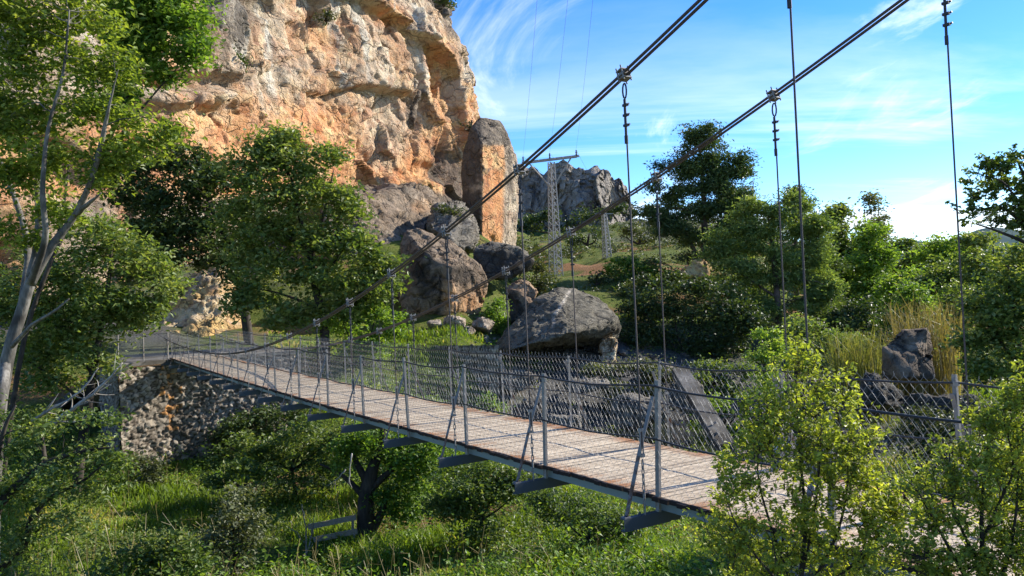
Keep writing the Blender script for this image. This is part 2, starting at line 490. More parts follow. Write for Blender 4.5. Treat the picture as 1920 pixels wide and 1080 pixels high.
mb.box(-.05, .05, -.05, .05, -.012, .012); mb.box(-.055, .055, -.045, .045, -.05, -.038); mb.box(-.055, .055, -.045, .045, .04, .052)
for i in (-1, 1):
    for j in (-1, 1): mb.tube([(.046*i, .035*j, -.075), (.046*i, .035*j, .085)], .008, 6)
clamp_me = mb.mesh('cable_clamp', MAT['brace'])

def place(name, me, parent, pos, rx=0.0, ry=0.0):
    o = bpy.data.objects.new(name, me); COL.objects.link(o); o.parent = parent
    base = np.array(parent.location) if parent.parent is None else np.zeros(3)
    o.location = np.array(pos, float)-base
    o.rotation_euler = (rx, ry, 0)
    return o

HX = {1: -.18, -1: DW+.18}                              # the two cable planes
for n in NS:
    y = yn(n); c = float(camber(y))
    place('cross_beam', beam_me, bridge, (0, y, c))
    for s in (1, -1):
        x = -.002 if s == 1 else DW+.002
        jj = random.randrange(3)
        p = place('post', post_me[s][jj], bridge, (x, y, c), random.uniform(-.06, .06), random.uniform(-.035, .03))
        place('brace', brace_me[s][random.randrange(3)], bridge, (x, y, c))
        zt = float(cable_z(y))
        lo = c-.15
        mb = MB()
        yj = random.uniform(-.01, .01)
        if zt-.15 > lo+.75:
            mb.tube([(0, 0, lo+.66), (0, yj, zt-.62 if zt > 1.6 else zt-.1)], .009, 6)
        else:
            mb.tube([(0, 0, lo), (0, yj, zt)], .009, 6)
        h = place('hanger', mb.mesh('hanger', MAT['cable']), bridge, (HX[s], y, 0))
        if zt-.15 > lo+.75:
            q = place('turnbuckle', turn_me, h, (0, 0, c))
        if zt > 1.6:
            place('wire_clip', clip_me, h, (0, yj, zt))
        place('cable_clamp', clamp_me, h, (0, yj, zt), math.atan(.061*((y-Y0)/STEP-10.5)/STEP))

def rope(mb, P, r, twist=0.0, n=8): mb.tube(P, r, n)
for s in (1, -1):
    ys = along(-9, Y_END+3, .5)
    for k, (dx, dz) in enumerate(((-.019, .010), (.019, -.011))):
        mb = MB()
        mb.tube(np.stack([np.full_like(ys, HX[s]+dx), ys, cable_z(ys)+dz], -1), .0155, 8)
        mb.build('main_cable', MAT['cable'], bridge, smooth=True)
    x = 0 if s == 1 else DW
    for zz, r, sag in ((1.085, .011, .035), (.56, .010, .03)):
        ys = along(yn(-3), Y_END, .25)
        fr = np.abs(((ys-Y0)/STEP+100) % 1-.5)*2
        zv = zz+camber(ys)-sag*(1-fr**2)+.012*vnoise(np.stack([ys, ys*0, ys*0+s], -1), .9, 4)
        mb = MB(); mb.tube(np.stack([np.full_like(ys, x-.02*s), ys, zv], -1), r, 6)
        mb.build('rail_cable', MAT['wire'], bridge, smooth=True)

def chain_link(y0, y1, H, pitch, r, place_fn, seed):
    """zig-zag wires hooked into each other, place_fn(y, z, off) -> point"""
    mb = MB(); rr = random.Random(seed)
    k = 0; y = y0
    rows = int(round(H/(pitch*1.25)))
    dz = H/rows
    while y < y1-pitch*.5:
        P = []
        w = rr.uniform(-.004, .004)
        for i in range(rows*2+1):
            P.append(place_fn(y+(pitch*.52 if (i+k) % 2 else -pitch*.02)+w, i*dz/2, .004 if i % 2 else -.004))
        k += 1
        P.append(np.array(P[-1])+np.array([0, rr.uniform(-.01, .01), .03]))
        mb.tube(P, r, 3, False)
        y += pitch*.5
    return mb
def near_fn(y, z, o): return np.array([-.012+o+.02*math.sin(y*1.7)*math.sin(z*2.8), y, z+.0+float(camber(y))])
def far_fn(y, z, o): return np.array([DW+.012+o+.02*math.sin(y*1.3+1)*math.sin(z*2.8), y, z+.0+float(camber(y))])
chain_link(yn(-3), Y_END, 1.12, .10, .0017, far_fn, 3).build('chain_link', MAT['mesh'], bridge)
chain_link(yn(-3), Y_END, 1.06, .10, .0012, near_fn, 4).build('chain_link', MAT['mesh'], bridge)
# chicken wire stapled over the planks
mb = MB()
for i in range(int((Y_END+2)/.085)):
    y = -2+i*.085
    c = float(camber(y))
    P = [(x, y+(.03 if k % 2 else -.03), .004+c) for k, x in enumerate(np.arange(.06, DW-.03, .075))]
    mb.tube(P, .0013, 3, False)
mb.build('deck_netting', MAT['cable'], bridge)
# ------------------------------------------------------------------ rock
MAT['cliff'] = rock_mat('limestone_cliff', (.42, .335, .24), (.62, .50, .36), (.085, .075, .065), 2.2,
                        orange=((.67, .285, .10), (.75, .45, .215)), strat=(1, 1, 1.6), bump=1.0, crack=.42)
MAT['grey_rock'] = rock_mat('grey_limestone', (.165, .145, .115), (.265, .24, .195), (.035, .033, .03), .8, strat=(.6, .6, 2.0), bump=.9)
MAT['brown_rock'] = rock_mat('brown_limestone', (.18, .135, .095), (.29, .225, .16), (.04, .035, .03), 1.0,
                             orange=((.48, .25, .11), (.55, .36, .2)), bump=.9)
MAT['far_rock'] = rock_mat('far_grey_rock', (.24, .215, .185), (.36, .32, .27), (.09, .085, .075), 5, strat=(1, 1, .35), bump=.9)
MAT['ochre_rock'] = rock_mat('ochre_rock', (.5, .34, .16), (.62, .45, .22), (.16, .1, .05), 1.0,
                             orange=((.6, .38, .15), (.66, .47, .22)), bump=.9)

def bump_fn(px, py, x, y, sx, sy, soft=1.0):
    return np.exp(-(((px-x)/sx)**2+((py-y)/sy)**2)**soft)

def poly_dist(px, py, pts):
    """distance in pixels to a polyline and the side (+ right/below)"""
    best = np.full(np.shape(px), 1e9); side = np.zeros(np.shape(px))
    for (x0, y0), (x1, y1) in zip(pts[:-1], pts[1:]):
        dx, dy = x1-x0, y1-y0
        t = np.clip(((px-x0)*dx+(py-y0)*dy)/(dx*dx+dy*dy), 0, 1)
        ex, ey = px-(x0+t*dx), py-(y0+t*dy)
        d = np.hypot(ex, ey)
        sd = np.sign(dx*ey-dy*ex)
        side = np.where(d < best, sd, side); best = np.minimum(best, d)
    return best, side

def build_cliff():
    cp = np.array([(-1500, 44), (-900, 46), (-300, 48), (0, 53), (160, 58), (300, 64), (420, 71.5), (500, 77.5), (600, 86), (700, 96.5), (780, 106),
                   (842, 114), (864, 118.5), (871, 124), (866, 133), (848, 150), (820, 180)], float)
    W = np.array([CAM+d*(_fw+_ri*((x-960)/F_PX)) for x, d in cp])[:, :2]
    s = np.concatenate([[0], np.cumsum(np.hypot(*np.diff(W, axis=0).T))])
    i300 = s[5]
    su = np.concatenate([np.arange(0, s[4], 1.2), np.arange(s[4], s[13], .18), np.arange(s[13], s[-1], .6)])
    bx = np.interp(su, s, W[:, 0]); by = np.interp(su, s, W[:, 1])
    # round the plan a little
    k = np.ones(9)/9
    def smooth(a):
        p = np.concatenate([np.full(4, a[0]), a, np.full(4, a[-1])]); return np.convolve(p, k, 'valid')
    for _ in range(3): bx, by = smooth(bx), smooth(by)
    zz = np.concatenate([np.arange(3, 48, .19), np.geomspace(48.2, 85, 40)])
    tx, ty = np.gradient(bx), np.gradient(by); L = np.hypot(tx, ty); tx /= L; ty /= L
    nx, ny = ty, -tx                                     # outward, towards the valley
    U, Z = np.meshgrid(np.arange(len(su)), zz, indexing='ij')
    X = bx[U]; Y = by[U]; NX = nx[U]; NY = ny[U]
    px, py, _ = to_px(np.stack([X, Y, Z], -1))
    P = np.stack([X, Y, Z], -1)
    # the wall leans back above the band in view and the right edge follows the skyline
    lean = np.interp(py, [-900, -200, 0, 60, 100, 200, 260, 320, 420], [-14, -3.2, -1.6, -.7, 0.1, .4, .9, 1.4, 2.2])
    corner = sst(640, 830, px)
    D = lean*(.35+.65*corner)
    D = D+1.35*fbm(P*np.array([1, 1, .8]), 15, 3, 21)
    rough = fbm(P*np.array([1, 1, 1.2]), 5, 5, 22, .55)
    f1, f2, cv = voro(P+1.2*np.stack([vnoise(P, 3, 5), vnoise(P, 3, 6), vnoise(P, 3, 7)], -1), 5.2, 40)
    fac = facets(P+.8*np.stack([vnoise(P, 4, 15), vnoise(P, 4, 16), vnoise(P, 4, 17)], -1), 6.5, 44)*6.5+.5*facets(P+.3*np.stack([vnoise(P, 1.4, 15), vnoise(P, 1.4, 16), vnoise(P, 1.4, 17)], -1), 2.2, 45)*2.2
    g1, g2, gv = voro(P+.5*np.stack([vnoise(P, 1.2, 8), vnoise(P, 1.2, 9), vnoise(P, 1.2, 10)], -1), 1.7, 41)
    D = D+.46*fac+.2*facets(P*np.array([1, 1, 1.5]), .95, 46)+.1*rough+.48*(cv-.5)*sst(.0, .14, f2-f1)+.1*(gv-.5)*sst(0, .12, g2-g1)-.25*(1-sst(0, .05, f2-f1))
    D = D+.14*(1-np.abs(vnoise(P*np.array([1, 1, .45]), 1.3, 51))*2)+.10*fbm(P, .7, 2, 52)
    wob = 9*fbm(P, 4, 3, 61)
    # overhanging cap along the upper right
    d, sd = poly_dist(px, py+wob, [(560, -40), (690, 8), (745, 48), (768, 66), (800, 92), (822, 120), (838, 150), (842, 215), (846, 260), (858, 300)])
    D = D+2.0*sst(-6, 3, -sd*d)*np.exp(-np.maximum(-sd*d, 0)/70)-1.1*np.exp(-np.maximum(sd*d, 0)/16)*(sd > 0)
    # the big bulge and the ledge under it
    led = [(540, 165), (610, 176), (660, 166), (715, 174), (758, 182), (772, 140), (756, 70), (748, 40)]
    d, sd = poly_dist(px, py+wob*.7, led)
    ins = sst(-2, 7, -sd*d)*sst(590, 660, px)*sst(20, 55, py)*(px < 775)
    D = D+1.5*ins*np.exp(-np.maximum(-sd*d, 0)/95)-.9*np.exp(-np.maximum(sd*d, 0)/20)*(sd > 0)*sst(540, 600, px)*(py > 120)*(px < 770)
    D = D-1.7*bump_fn(px, py+wob, 616, 62, 32, 40, 2)
    D = D-1.2*bump_fn(px, py+wob, 520, 10, 60, 22, 2)+1.0*bump_fn(px, py, 566, 150, 30, 45, 1.5)
    d, sd = poly_dist(px+wob*.4, py, [(752, 30), (768, 100), (786, 160), (790, 200), (782, 260)])
    D = D-1.1*np.exp(-(d/5.5)**2)
    d, sd = poly_dist(px+wob*.4, py, [(812, 128), (822, 190), (826, 250), (822, 300)])
    D = D-1.3*np.exp(-(d/5.5)**2)
    D = D+.9*bump_fn(px, py+wob, 722, 262, 46, 42, 2)+.8*bump_fn(px, py+wob, 600, 255, 70, 60, 2)
    D = D-1.0*bump_fn(px-.25*(py-335), py+wob, 836, 330, 22, 52, 2)-1.4*bump_fn(px, py+wob, 795, 322, 26, 18, 2)
    D = D-1.6*bump_fn(px, py+wob, 330, 150, 120, 16, 2)+1.3*bump_fn(px, py, 300, 185, 160, 18, 2)
    V = np.stack([X+NX*D, Y+NY*D, Z+.15*rough], -1)
    # where the stone is stained, with the spire's shade painted in
    n1 = fbm(P, 7, 5, 71); n2 = fbm(P*np.array([1, 1, .22]), 2.2, 5, 72); n3 = fbm(P, 2.2, 4, 73)
    ora = (.1+.42*sst(-.1, .3, n1)+.8*sst(120, 215, py+26*n1+14*n3-.10*np.abs(px-640)))*sst(395, 350, py)*(1-.7*sst(.0, .3, n3+n2*.6)*sst(260, 180, py))
    ora = np.maximum(ora, .75*bump_fn(px, py+20*n3, 610, 70, 70, 60, 1.5)); ora = np.maximum(ora, .9*bump_fn(px, py, 812, 160, 26, 110, 2))
    ora = np.maximum(ora, .8*bump_fn(px, py, 722, 30, 40, 26, 2))
    ora = np.maximum(ora, .85*sst(480, 300, px)*sst(-.2, .25, n1))
    ora = ora*(1-.75*bump_fn(px, py+18*n3, 725, 235, 60, 80, 2))
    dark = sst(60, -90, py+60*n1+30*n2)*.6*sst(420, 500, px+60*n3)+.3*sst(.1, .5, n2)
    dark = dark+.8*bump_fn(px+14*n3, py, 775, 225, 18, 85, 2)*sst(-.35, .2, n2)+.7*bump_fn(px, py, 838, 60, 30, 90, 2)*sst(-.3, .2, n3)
    dark = dark+.9*bump_fn(px-.25*(py-335)+8*n1, py+14*n3, 838, 335, 36, 66, 2)+.62*bump_fn(px+20*n3, py+14*n1, 420, 40, 110, 75, 2)  # first patch paints the spire's shade onto the cliff
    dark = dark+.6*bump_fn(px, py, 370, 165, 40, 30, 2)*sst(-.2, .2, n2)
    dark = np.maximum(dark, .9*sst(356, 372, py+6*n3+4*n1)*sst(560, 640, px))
    pale = .95*sst(.0, .3, n2+.25*n1)*sst(230, 120, py+40*n3)+.5*bump_fn(px, py, 480, 110, 40, 90, 2)*sst(-.2, .2, n2)
    n, m = X.shape
    I = np.arange(n*m).reshape(n, m)
    Q = np.stack([I[:-1, :-1], I[1:, :-1], I[1:, 1:], I[:-1, 1:]], -1).reshape(-1, 4)
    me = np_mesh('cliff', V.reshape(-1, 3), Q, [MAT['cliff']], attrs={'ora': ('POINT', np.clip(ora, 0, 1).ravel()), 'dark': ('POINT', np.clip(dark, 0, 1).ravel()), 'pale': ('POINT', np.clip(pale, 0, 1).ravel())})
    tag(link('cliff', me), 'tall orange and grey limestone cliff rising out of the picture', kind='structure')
    # the plateau on top, so that the rock is solid from other sides
    e0 = V[:, -1]; e1 = e0+np.array([60*math.sin(YAW)-40, 60*math.cos(YAW)+40, 6.])
    VV = np.concatenate([e0, e1]); nn = len(e0); ii = np.arange(nn-1)
    me = np_mesh('cliff_top', VV, np.stack([ii, ii+1, ii+1+nn, ii+nn], -1), [MAT['cliff']])
    tag(link('cliff_top', me), 'flat grey top of the cliff', kind='structure')
build_cliff()

def hull_rock(name, label, pts, mat, amp=.25, scale=1.6, cuts=5, seed=0, cat='boulder', bevel=.12, group=None, attr=None, fine=.35, strata=0.0, parent=None):
    """a block of stone: the hull of corner points, split fine, rounded and weathered"""
    bm = bmesh.new()
    for p in pts: bm.verts.new([float(c) for c in p])
    r = bmesh.ops.convex_hull(bm, input=bm.verts)
    junk = [g for g in r['geom_interior'] if isinstance(g, bmesh.types.BMVert)]
    if junk: bmesh.ops.delete(bm, geom=list(set(junk)), context='VERTS')
    if bevel: bmesh.ops.bevel(bm, geom=list(bm.edges), offset=bevel, segments=1, affect='EDGES', profile=.6, clamp_overlap=True)
    bmesh.ops.triangulate(bm, faces=bm.faces)
    size = max((max(v.co[i] for v in bm.verts)-min(v.co[i] for v in bm.verts)) for i in range(3))
    tgt = size/2**cuts
    for _ in range(8):
        es = [e for e in bm.edges if e.calc_length() > tgt*1.4]
        if not es or len(bm.verts) > 40000: break
        bmesh.ops.subdivide_edges(bm, edges=es, cuts=1)
        bmesh.ops.triangulate(bm, faces=[f for f in bm.faces if len(f.verts) > 3])
    bmesh.ops.smooth_vert(bm, verts=bm.verts, factor=.25, use_axis_x=True, use_axis_y=True, use_axis_z=True)
    bm.normal_update()
    V = np.array([v.co for v in bm.verts]); N = np.array([v.normal for v in bm.verts])
    q = V+seed*31.7
    f1, f2, cv = voro(q+.3*scale*np.stack([vnoise(q, scale*.6, 1), vnoise(q, scale*.6, 2), vnoise(q, scale*.6, 3)], -1), scale, seed)
    D = amp*(fbm(q, scale*1.6, 5, seed)+.8*(cv-.5)*sst(0, .12, f2-f1)-.35*(1-sst(0, .08, f2-f1)))+amp*fine*fbm(q, scale*.35, 3, seed+5)
    if strata: D = D+strata*vnoise(q*np.array([.25, .25, 1]), .32, seed+9)
    D = D+amp*1.5*facets(q+.25*scale*np.stack([vnoise(q, scale*.7, 11), vnoise(q, scale*.7, 12), vnoise(q, scale*.7, 13)], -1), scale*.75, seed+3)+amp*.5*facets(q, scale*.3, seed+4)
    V = V+N*D[:, None]
    Fq = np.array([[v.index for v in f.verts] for f in bm.faces])
    bm.free()
    px, py, _ = to_px(V)
    av = dict(attr(px, py, V, N)) if attr else {}
    av['dark'] = np.clip(av.get('dark', 0*px), 0, 1)+.55*(1-sst(.02, .1, f2-f1))*sst(-.3, .2, fbm(q, scale, 3, seed+8))
    at_ = {k: ('POINT', np.clip(v, 0, 1)) for k, v in av.items()}
    me = np_mesh(name, V, Fq, [mat], smooth=True, attrs=at_)
    o = link(name, me, parent)
    if parent is None: tag(o, label, cat, group)
    return o

def A(l): return [at(*p) for p in l]
# the leaning spire beside the cliff
def spire_attr(px, py, V, N):
    n = fbm(V*np.array([1, 1, .2]), 1.2, 4, 5)
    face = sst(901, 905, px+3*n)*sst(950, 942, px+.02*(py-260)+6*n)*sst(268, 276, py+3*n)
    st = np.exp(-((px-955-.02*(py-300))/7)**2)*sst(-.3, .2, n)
    dk = 1.0*sst(904, 899, px+3*n)*sst(-.8, -.2, fbm(V, 2, 3, 8))+.7*sst(282, 262, py)+.5*st+.35*sst(935, 965, px)*sst(-.2, .25, n)  # left face darkened in colour as the side away from the sun
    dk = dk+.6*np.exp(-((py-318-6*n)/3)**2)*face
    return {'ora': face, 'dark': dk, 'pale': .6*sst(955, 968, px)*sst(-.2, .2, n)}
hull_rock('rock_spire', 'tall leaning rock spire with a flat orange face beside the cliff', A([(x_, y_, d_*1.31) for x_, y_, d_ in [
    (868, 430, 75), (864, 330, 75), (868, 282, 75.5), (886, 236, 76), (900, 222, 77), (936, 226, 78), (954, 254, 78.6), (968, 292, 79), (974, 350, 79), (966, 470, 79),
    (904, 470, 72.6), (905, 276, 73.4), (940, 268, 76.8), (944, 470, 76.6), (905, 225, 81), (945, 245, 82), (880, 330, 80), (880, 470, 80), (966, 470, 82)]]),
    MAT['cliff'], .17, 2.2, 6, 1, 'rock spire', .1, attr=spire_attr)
# the big block and its neighbours below the cliff
def blk_attr(px, py, V, N):
    n = fbm(V, 1.6, 4, 15)
    ora = .95*sst(520, 565, py+18*n)*sst(820, 845, px+10*n)+.6*bump_fn(px+10*n, py, 775, 590, 25, 12, 1.5)+.5*bump_fn(px+8*n, py, 840, 530, 12, 50, 2)
    dk = .8*bump_fn(px, py+12*n, 862, 515, 30, 18, 2)+.65*sst(840, 800, px+20*n)*sst(445, 475, py)*sst(-.4, .2, n)+.45*sst(470, 450, py)*sst(0, .3, n)  # left front carries painted shade
    return {'ora': ora, 'dark': dk, 'pale': .4*ora*sst(.1, .4, n)}
hull_rock('boulder', 'huge brown block with an orange foot below the rock spire', A([
    (752, 470, 56), (758, 430, 57), (790, 440, 58), (835, 448, 57), (868, 470, 56), (900, 500, 56), (912, 530, 56.5), (905, 575, 56), (895, 596, 55.5), (840, 592, 53), (760, 600, 53.5), (745, 560, 54.5),
    (800, 480, 53.2), (848, 500, 53), (842, 545, 52.6), (760, 520, 60), (880, 500, 61), (880, 590, 61), (770, 600, 60), (800, 440, 61)]),
    MAT['brown_rock'], .27, 2.2, 6, 2, attr=blk_attr)
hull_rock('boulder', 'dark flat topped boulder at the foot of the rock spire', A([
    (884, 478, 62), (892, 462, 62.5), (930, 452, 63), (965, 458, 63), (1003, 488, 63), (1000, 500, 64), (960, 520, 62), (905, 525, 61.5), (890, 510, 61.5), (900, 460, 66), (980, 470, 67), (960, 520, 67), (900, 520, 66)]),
    MAT['grey_rock'], .22, 1.5, 5, 3, attr=lambda px, py, V, N: {'dark': .95*sst(462, 476, py-.32*np.maximum(px-955, 0)+5*fbm(V, 1, 3, 4))})  # front below the top edge painted dark as its shaded side
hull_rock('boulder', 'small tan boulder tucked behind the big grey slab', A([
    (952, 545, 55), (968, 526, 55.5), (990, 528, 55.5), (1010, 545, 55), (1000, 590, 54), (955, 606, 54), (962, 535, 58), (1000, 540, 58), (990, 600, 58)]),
    MAT['brown_rock'], .2, 1.2, 5, 4, attr=lambda px, py, V, N: {'ora': .35+0*px, 'dark': .8*sst(982, 970, px-.5*(py-560)+4*fbm(V, 1, 3, 4))*sst(538, 550, py)})  # shade of the left front painted into the stone
# the grey slab: sloping top, overhanging front
def slab_attr(px, py, V, N):
    n = fbm(V, 1.0, 4, 25)
    vx = poly_dist(px+4*n, py, [(1068, 544), (1052, 574), (1040, 592), (1036, 612)])[0]
    return {'dark': .25*sst(.1, .4, n)+.25*sst(1125, 1150, px), 'pale': 1.0*np.exp(-(vx/3.2)**2), 'ora': 0*px}
MAT['slab_rock'] = rock_mat('grey_slab', (.15, .135, .1), (.225, .2, .15), (.03, .03, .028), .7,
                            orange=((.3, .25, .19), (.34, .29, .22)), strat=(.8, .8, 3.0), bump=1.0)
hull_rock('boulder', 'big grey slab of rock with a pale vein and a shaded undercut front', A([
    (916, 660, 49), (921, 650, 49), (958, 605, 50.5), (1000, 560, 52), (1040, 538, 53), (1080, 540, 53.5), (1120, 556, 53), (1146, 580, 51.5), (1160, 592, 50), (1150, 612, 49),
    (1072, 622, 45.6), (1000, 645, 45.8), (950, 658, 46.6), (1010, 662, 53.5), (1100, 655, 53.5), (1150, 648, 53), (1164, 615, 51.5), (1150, 640, 56), (960, 655, 55), (1100, 640, 58), (1040, 560, 58)]),
    MAT['slab_rock'], .13, 1.3, 6, 6, strata=.06, attr=slab_attr)
hull_rock('boulder', 'narrow pale orange rock propping up the right end of the grey slab', A([
    (1122, 650, 49.5), (1130, 634, 49.5), (1160, 632, 49.5), (1156, 655, 49.3), (1140, 690, 49), (1128, 690, 49), (1150, 632, 51), (1150, 690, 51), (1130, 640, 51)]),
    MAT['ochre_rock'], .16, .6, 5, 7, attr=lambda px, py, V, N: {'ora': .6+0*px, 'pale': .6+0*px, 'dark': .4*sst(0, .3, fbm(V, .6, 3, 3))})
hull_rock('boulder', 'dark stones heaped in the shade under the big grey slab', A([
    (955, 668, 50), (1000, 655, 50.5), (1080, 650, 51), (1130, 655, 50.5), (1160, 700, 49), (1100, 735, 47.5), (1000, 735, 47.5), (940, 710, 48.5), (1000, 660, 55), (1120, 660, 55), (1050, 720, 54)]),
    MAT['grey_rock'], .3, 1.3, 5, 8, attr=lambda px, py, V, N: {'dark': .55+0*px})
# rubble at the foot of the brown block
for k, (x, y, r, d, lab) in enumerate([
        (815, 612, 17, 50, 'grey rubble stone left of the pale stones under the brown block'), (852, 606, 20, 50.5, 'broad rubble stone under the orange foot of the brown block'),
        (878, 622, 13, 50, 'small pale stone in the grass under the brown block'), (905, 612, 24, 51, 'rounded stone at the right end of the rubble under the brown block'),
        (836, 628, 9, 49.5, 'smallest stone in the rubble under the brown block')]):
    c = at(x, y, d); R = r/F_PX*d
    pr = np.random.default_rng(k+60).normal(size=(14, 3)); pr /= np.linalg.norm(pr, axis=1)[:, None]
    hull_rock('rubble_stone', lab, c+pr*R*np.array([1.15, 1.15, .8]), MAT['brown_rock'], .1, .8, 4, 20+k, 'stone', .05, 'stones under the brown block',
              attr=lambda px, py, V, N: {'pale': .5+0*px, 'ora': .25+0*px})
# dark shelf of rock and talus under the cliff
def shelf_attr(px, py, V, N):
    n = fbm(V, 2, 4, 35)
    return {'ora': .7*bump_fn(px, py, 790, 385, 20, 16, 2)+.5*sst(.1, .4, n)*sst(705, 680, px), 'dark': .3*sst(-.1, .4, n), 'pale': .3*sst(.0, .3, n)}
hull_rock('rock_shelf', 'broad brown shelf of rock under the orange cliff', A([
    (600, 372, 68), (655, 364, 70), (720, 358, 75), (785, 352, 81), (815, 368, 83), (828, 392, 81), (800, 432, 75), (740, 470, 69), (680, 480, 66), (610, 490, 64), (640, 362, 92), (800, 352, 100), (820, 440, 98), (600, 480, 88)]),
    MAT['brown_rock'], .6, 2.6, 6, 41, 'rock shelf', .3, attr=shelf_attr)
hull_rock('rock_shelf', 'grey broken rock step between the shelf and the spire', A([
    (800, 420, 70), (815, 392, 72), (850, 388, 73), (880, 408, 72), (893, 432, 70.5), (895, 458, 69), (870, 468, 67.5), (830, 452, 67), (845, 385, 98), (868, 380, 98), (890, 420, 80), (880, 470, 78), (810, 450, 78)]),
    MAT['grey_rock'], .5, 1.6, 6, 42, 'rock shelf', .2)
hull_rock('rock_outcrop', 'sunlit ochre rock outcrop behind the far end of the bridge', A([
    (285, 650, 50), (300, 600, 51), (330, 555, 53), (375, 515, 55), (410, 497, 56), (428, 505, 56), (432, 560, 54), (440, 600, 52.5), (452, 650, 50.5), (380, 640, 48.5), (310, 650, 48.5), (400, 500, 62), (300, 620, 62), (450, 620, 62)]),
    MAT['ochre_rock'], .5, 2.2, 6, 43, 'rock outcrop', .25, attr=lambda px, py, V, N: {'ora': .7+0*px, 'pale': .5*sst(0, .3, fbm(V, 2, 4, 3)), 'dark': .3*sst(.1, .4, fbm(V, 1.5, 4, 6))})
hull_rock('rock_outcrop', 'small orange rock outcrop at the foot of the tall pine', A([
    (1270, 512, 74), (1296, 492, 75), (1322, 484, 75), (1334, 500, 75), (1325, 520, 74), (1285, 524, 74), (1300, 490, 79), (1330, 510, 79), (1280, 520, 79)]),
    MAT['ochre_rock'], .3, 1.4, 5, 44, 'rock outcrop', .15, attr=lambda px, py, V, N: {'ora': 1.0+0*px, 'dark': .4*sst(.0, .3, fbm(V, 1.2, 4, 6))})
# the crag on the skyline
def crag():
    top = np.array([(930, 330), (975, 312), (1000, 316), (1020, 325), (1040, 310), (1062, 302), (1084, 312), (1100, 318), (1122, 308), (1140, 318), (1152, 338), (1160, 330), (1176, 352), (1188, 390)], float)
    U = np.linspace(930, 1190, 330); T = np.linspace(0, 1, 90)
    UU, TT = np.meshgrid(U, T, indexing='ij')
    yt = np.interp(UU, top[:, 0], top[:, 1])+5*vnoise(np.stack([UU, UU*0, UU*0], -1), 13, 3)+2*vnoise(np.stack([UU, UU*0, UU*0], -1), 5, 5)
    yy = yt+(430-yt)*TT
    ph = UU/26+.6*vnoise(np.stack([UU, yy*.5, UU*0], -1), 22, 9)
    col = np.floor(ph)
    dd = 292+8*np.sin(UU/37)+5*(_h(col.astype(np.int64), col.astype(np.int64)*0, col.astype(np.int64)*0, 4)-.5)+12*(1-TT)**2-3*sst(.45, 1, TT)
    V = CAM+dd[..., None]*(_fw+_ri*((UU-960)/F_PX)[..., None]-_up*((yy-540)/F_PX)[..., None])
    nz = fbm(V*np.array([1, 1, .4]), 7, 5, 12)
    V = V-(2.5*nz+facets(V*np.array([1, 1, .55]), 9, 7)*9*1.2+facets(V, 3.2, 9)*3.2*.9)[..., None]*_fw
    V2 = V[:, :1]+np.array([[_fw*60+np.array([0, 0, 4.])]])
    V = np.concatenate([V2, V], 1)
    n, m = V.shape[:2]
    I = np.arange(n*m).reshape(n, m)
    Q = np.stack([I[:-1, :-1], I[:-1, 1:], I[1:, 1:], I[1:, :-1]], -1).reshape(-1, 4)
    dk = .5*sst(.1, .4, nz)
    dk = np.concatenate([dk[:, :1], dk], 1)
    return np_mesh('rocky_crag', V.reshape(-1, 3), Q, [MAT['far_rock']], attrs={'dark': ('POINT', dk.ravel())})
tag(link('rocky_crag', crag()), 'grey rocky crag on the skyline behind the lattice tower', 'crag')

# ------------------------------------------------------------------ masonry
def masonry(name, mat, quads, cell, amp, parent, attr=None, seed=0, step=.06):
    """rubble wall over several vertical faces: each stone stands proud of its joints"""
    for nm, (a, b, z0, z1, slope) in quads:
        a = np.array(a, float); b = np.array(b, float)
        L = np.hypot(*(b-a)); nx, ny = (b-a)[1]/L, -(b-a)[0]/L
        S, Z = np.meshgrid(np.arange(0, L+step, step).clip(0, L), np.arange(0, 1+1e-6, step/(z1-z0)), indexing='ij')
        zt = z1+slope*S
        ZZ = z0+(zt-z0)*Z
        P = np.stack([a[0]+(b-a)[0]*S/L, a[1]+(b-a)[1]*S/L, ZZ], -1)
        q = P*np.array([1, 1, 1.35])
        f1, f2, cv = voro(q+.12*np.stack([vnoise(q, .3, 1), vnoise(q, .3, 2), vnoise(q, .3, 3)], -1), cell, seed)
        D = 1.1*amp*(sst(0, .13, f2-f1)*(.5+.5*cv)-.5)+amp*.5*fbm(P, .25, 3, seed)+.08*fbm(P, 2, 2, seed+3)+.16*facets(q, cell*.9, seed+6)
        V = P+D[..., None]*np.array([nx, ny, 0])
        n, m = S.shape; I = np.arange(n*m).reshape(n, m)
        Q = np.stack([I[:-1, :-1], I[1:, :-1], I[1:, 1:], I[:-1, 1:]], -1).reshape(-1, 4)
        joint = 1-sst(.03, .17, f2-f1)
        at_ = {'tint': ('POINT', cv.ravel()), 'joint': ('POINT', joint.ravel()), 'ora': ('POINT', (attr(P, cv) if attr else 0*cv).ravel())}
        link(nm, np_mesh(nm, V.reshape(-1, 3), Q, [mat], attrs=at_), parent)
def mat_masonry(name, c0, c1, mortar):
    t = NT(name)
    fine = t.noise(8, 6, .65)
    col = t.ramp(t.math('ADD', t.math('MULTIPLY', t.attr('tint'), .65), t.math('MULTIPLY', fine, .45)), [(.15, c0), (.5, tuple((a+b)/2 for a, b in zip(c0, c1))), (.9, c1)])
    col = t.mix(t.rng(t.math('ADD', t.attr('ora'), t.rng(fine, .3, .7, -.25, .25)), .3, .7), col, (.5, .25, .09))
    col = t.mix(t.attr('joint'), col, mortar)
    col = t.mix(t.rng(t.noise(.7, 5, .6), .52, .68, 0, .5), col, (.05, .045, .035))
    return t.done(col, .92, t.bump(fine, .6, .03), spec=.1)
MAT['rubble'] = mat_masonry('rubble_masonry', (.13, .105, .08), (.42, .36, .28), (.07, .055, .04))
MAT['pale_wall'] = mat_masonry('lime_washed_wall', (.34, .27, .15), (.5, .4, .24), (.3, .24, .14))
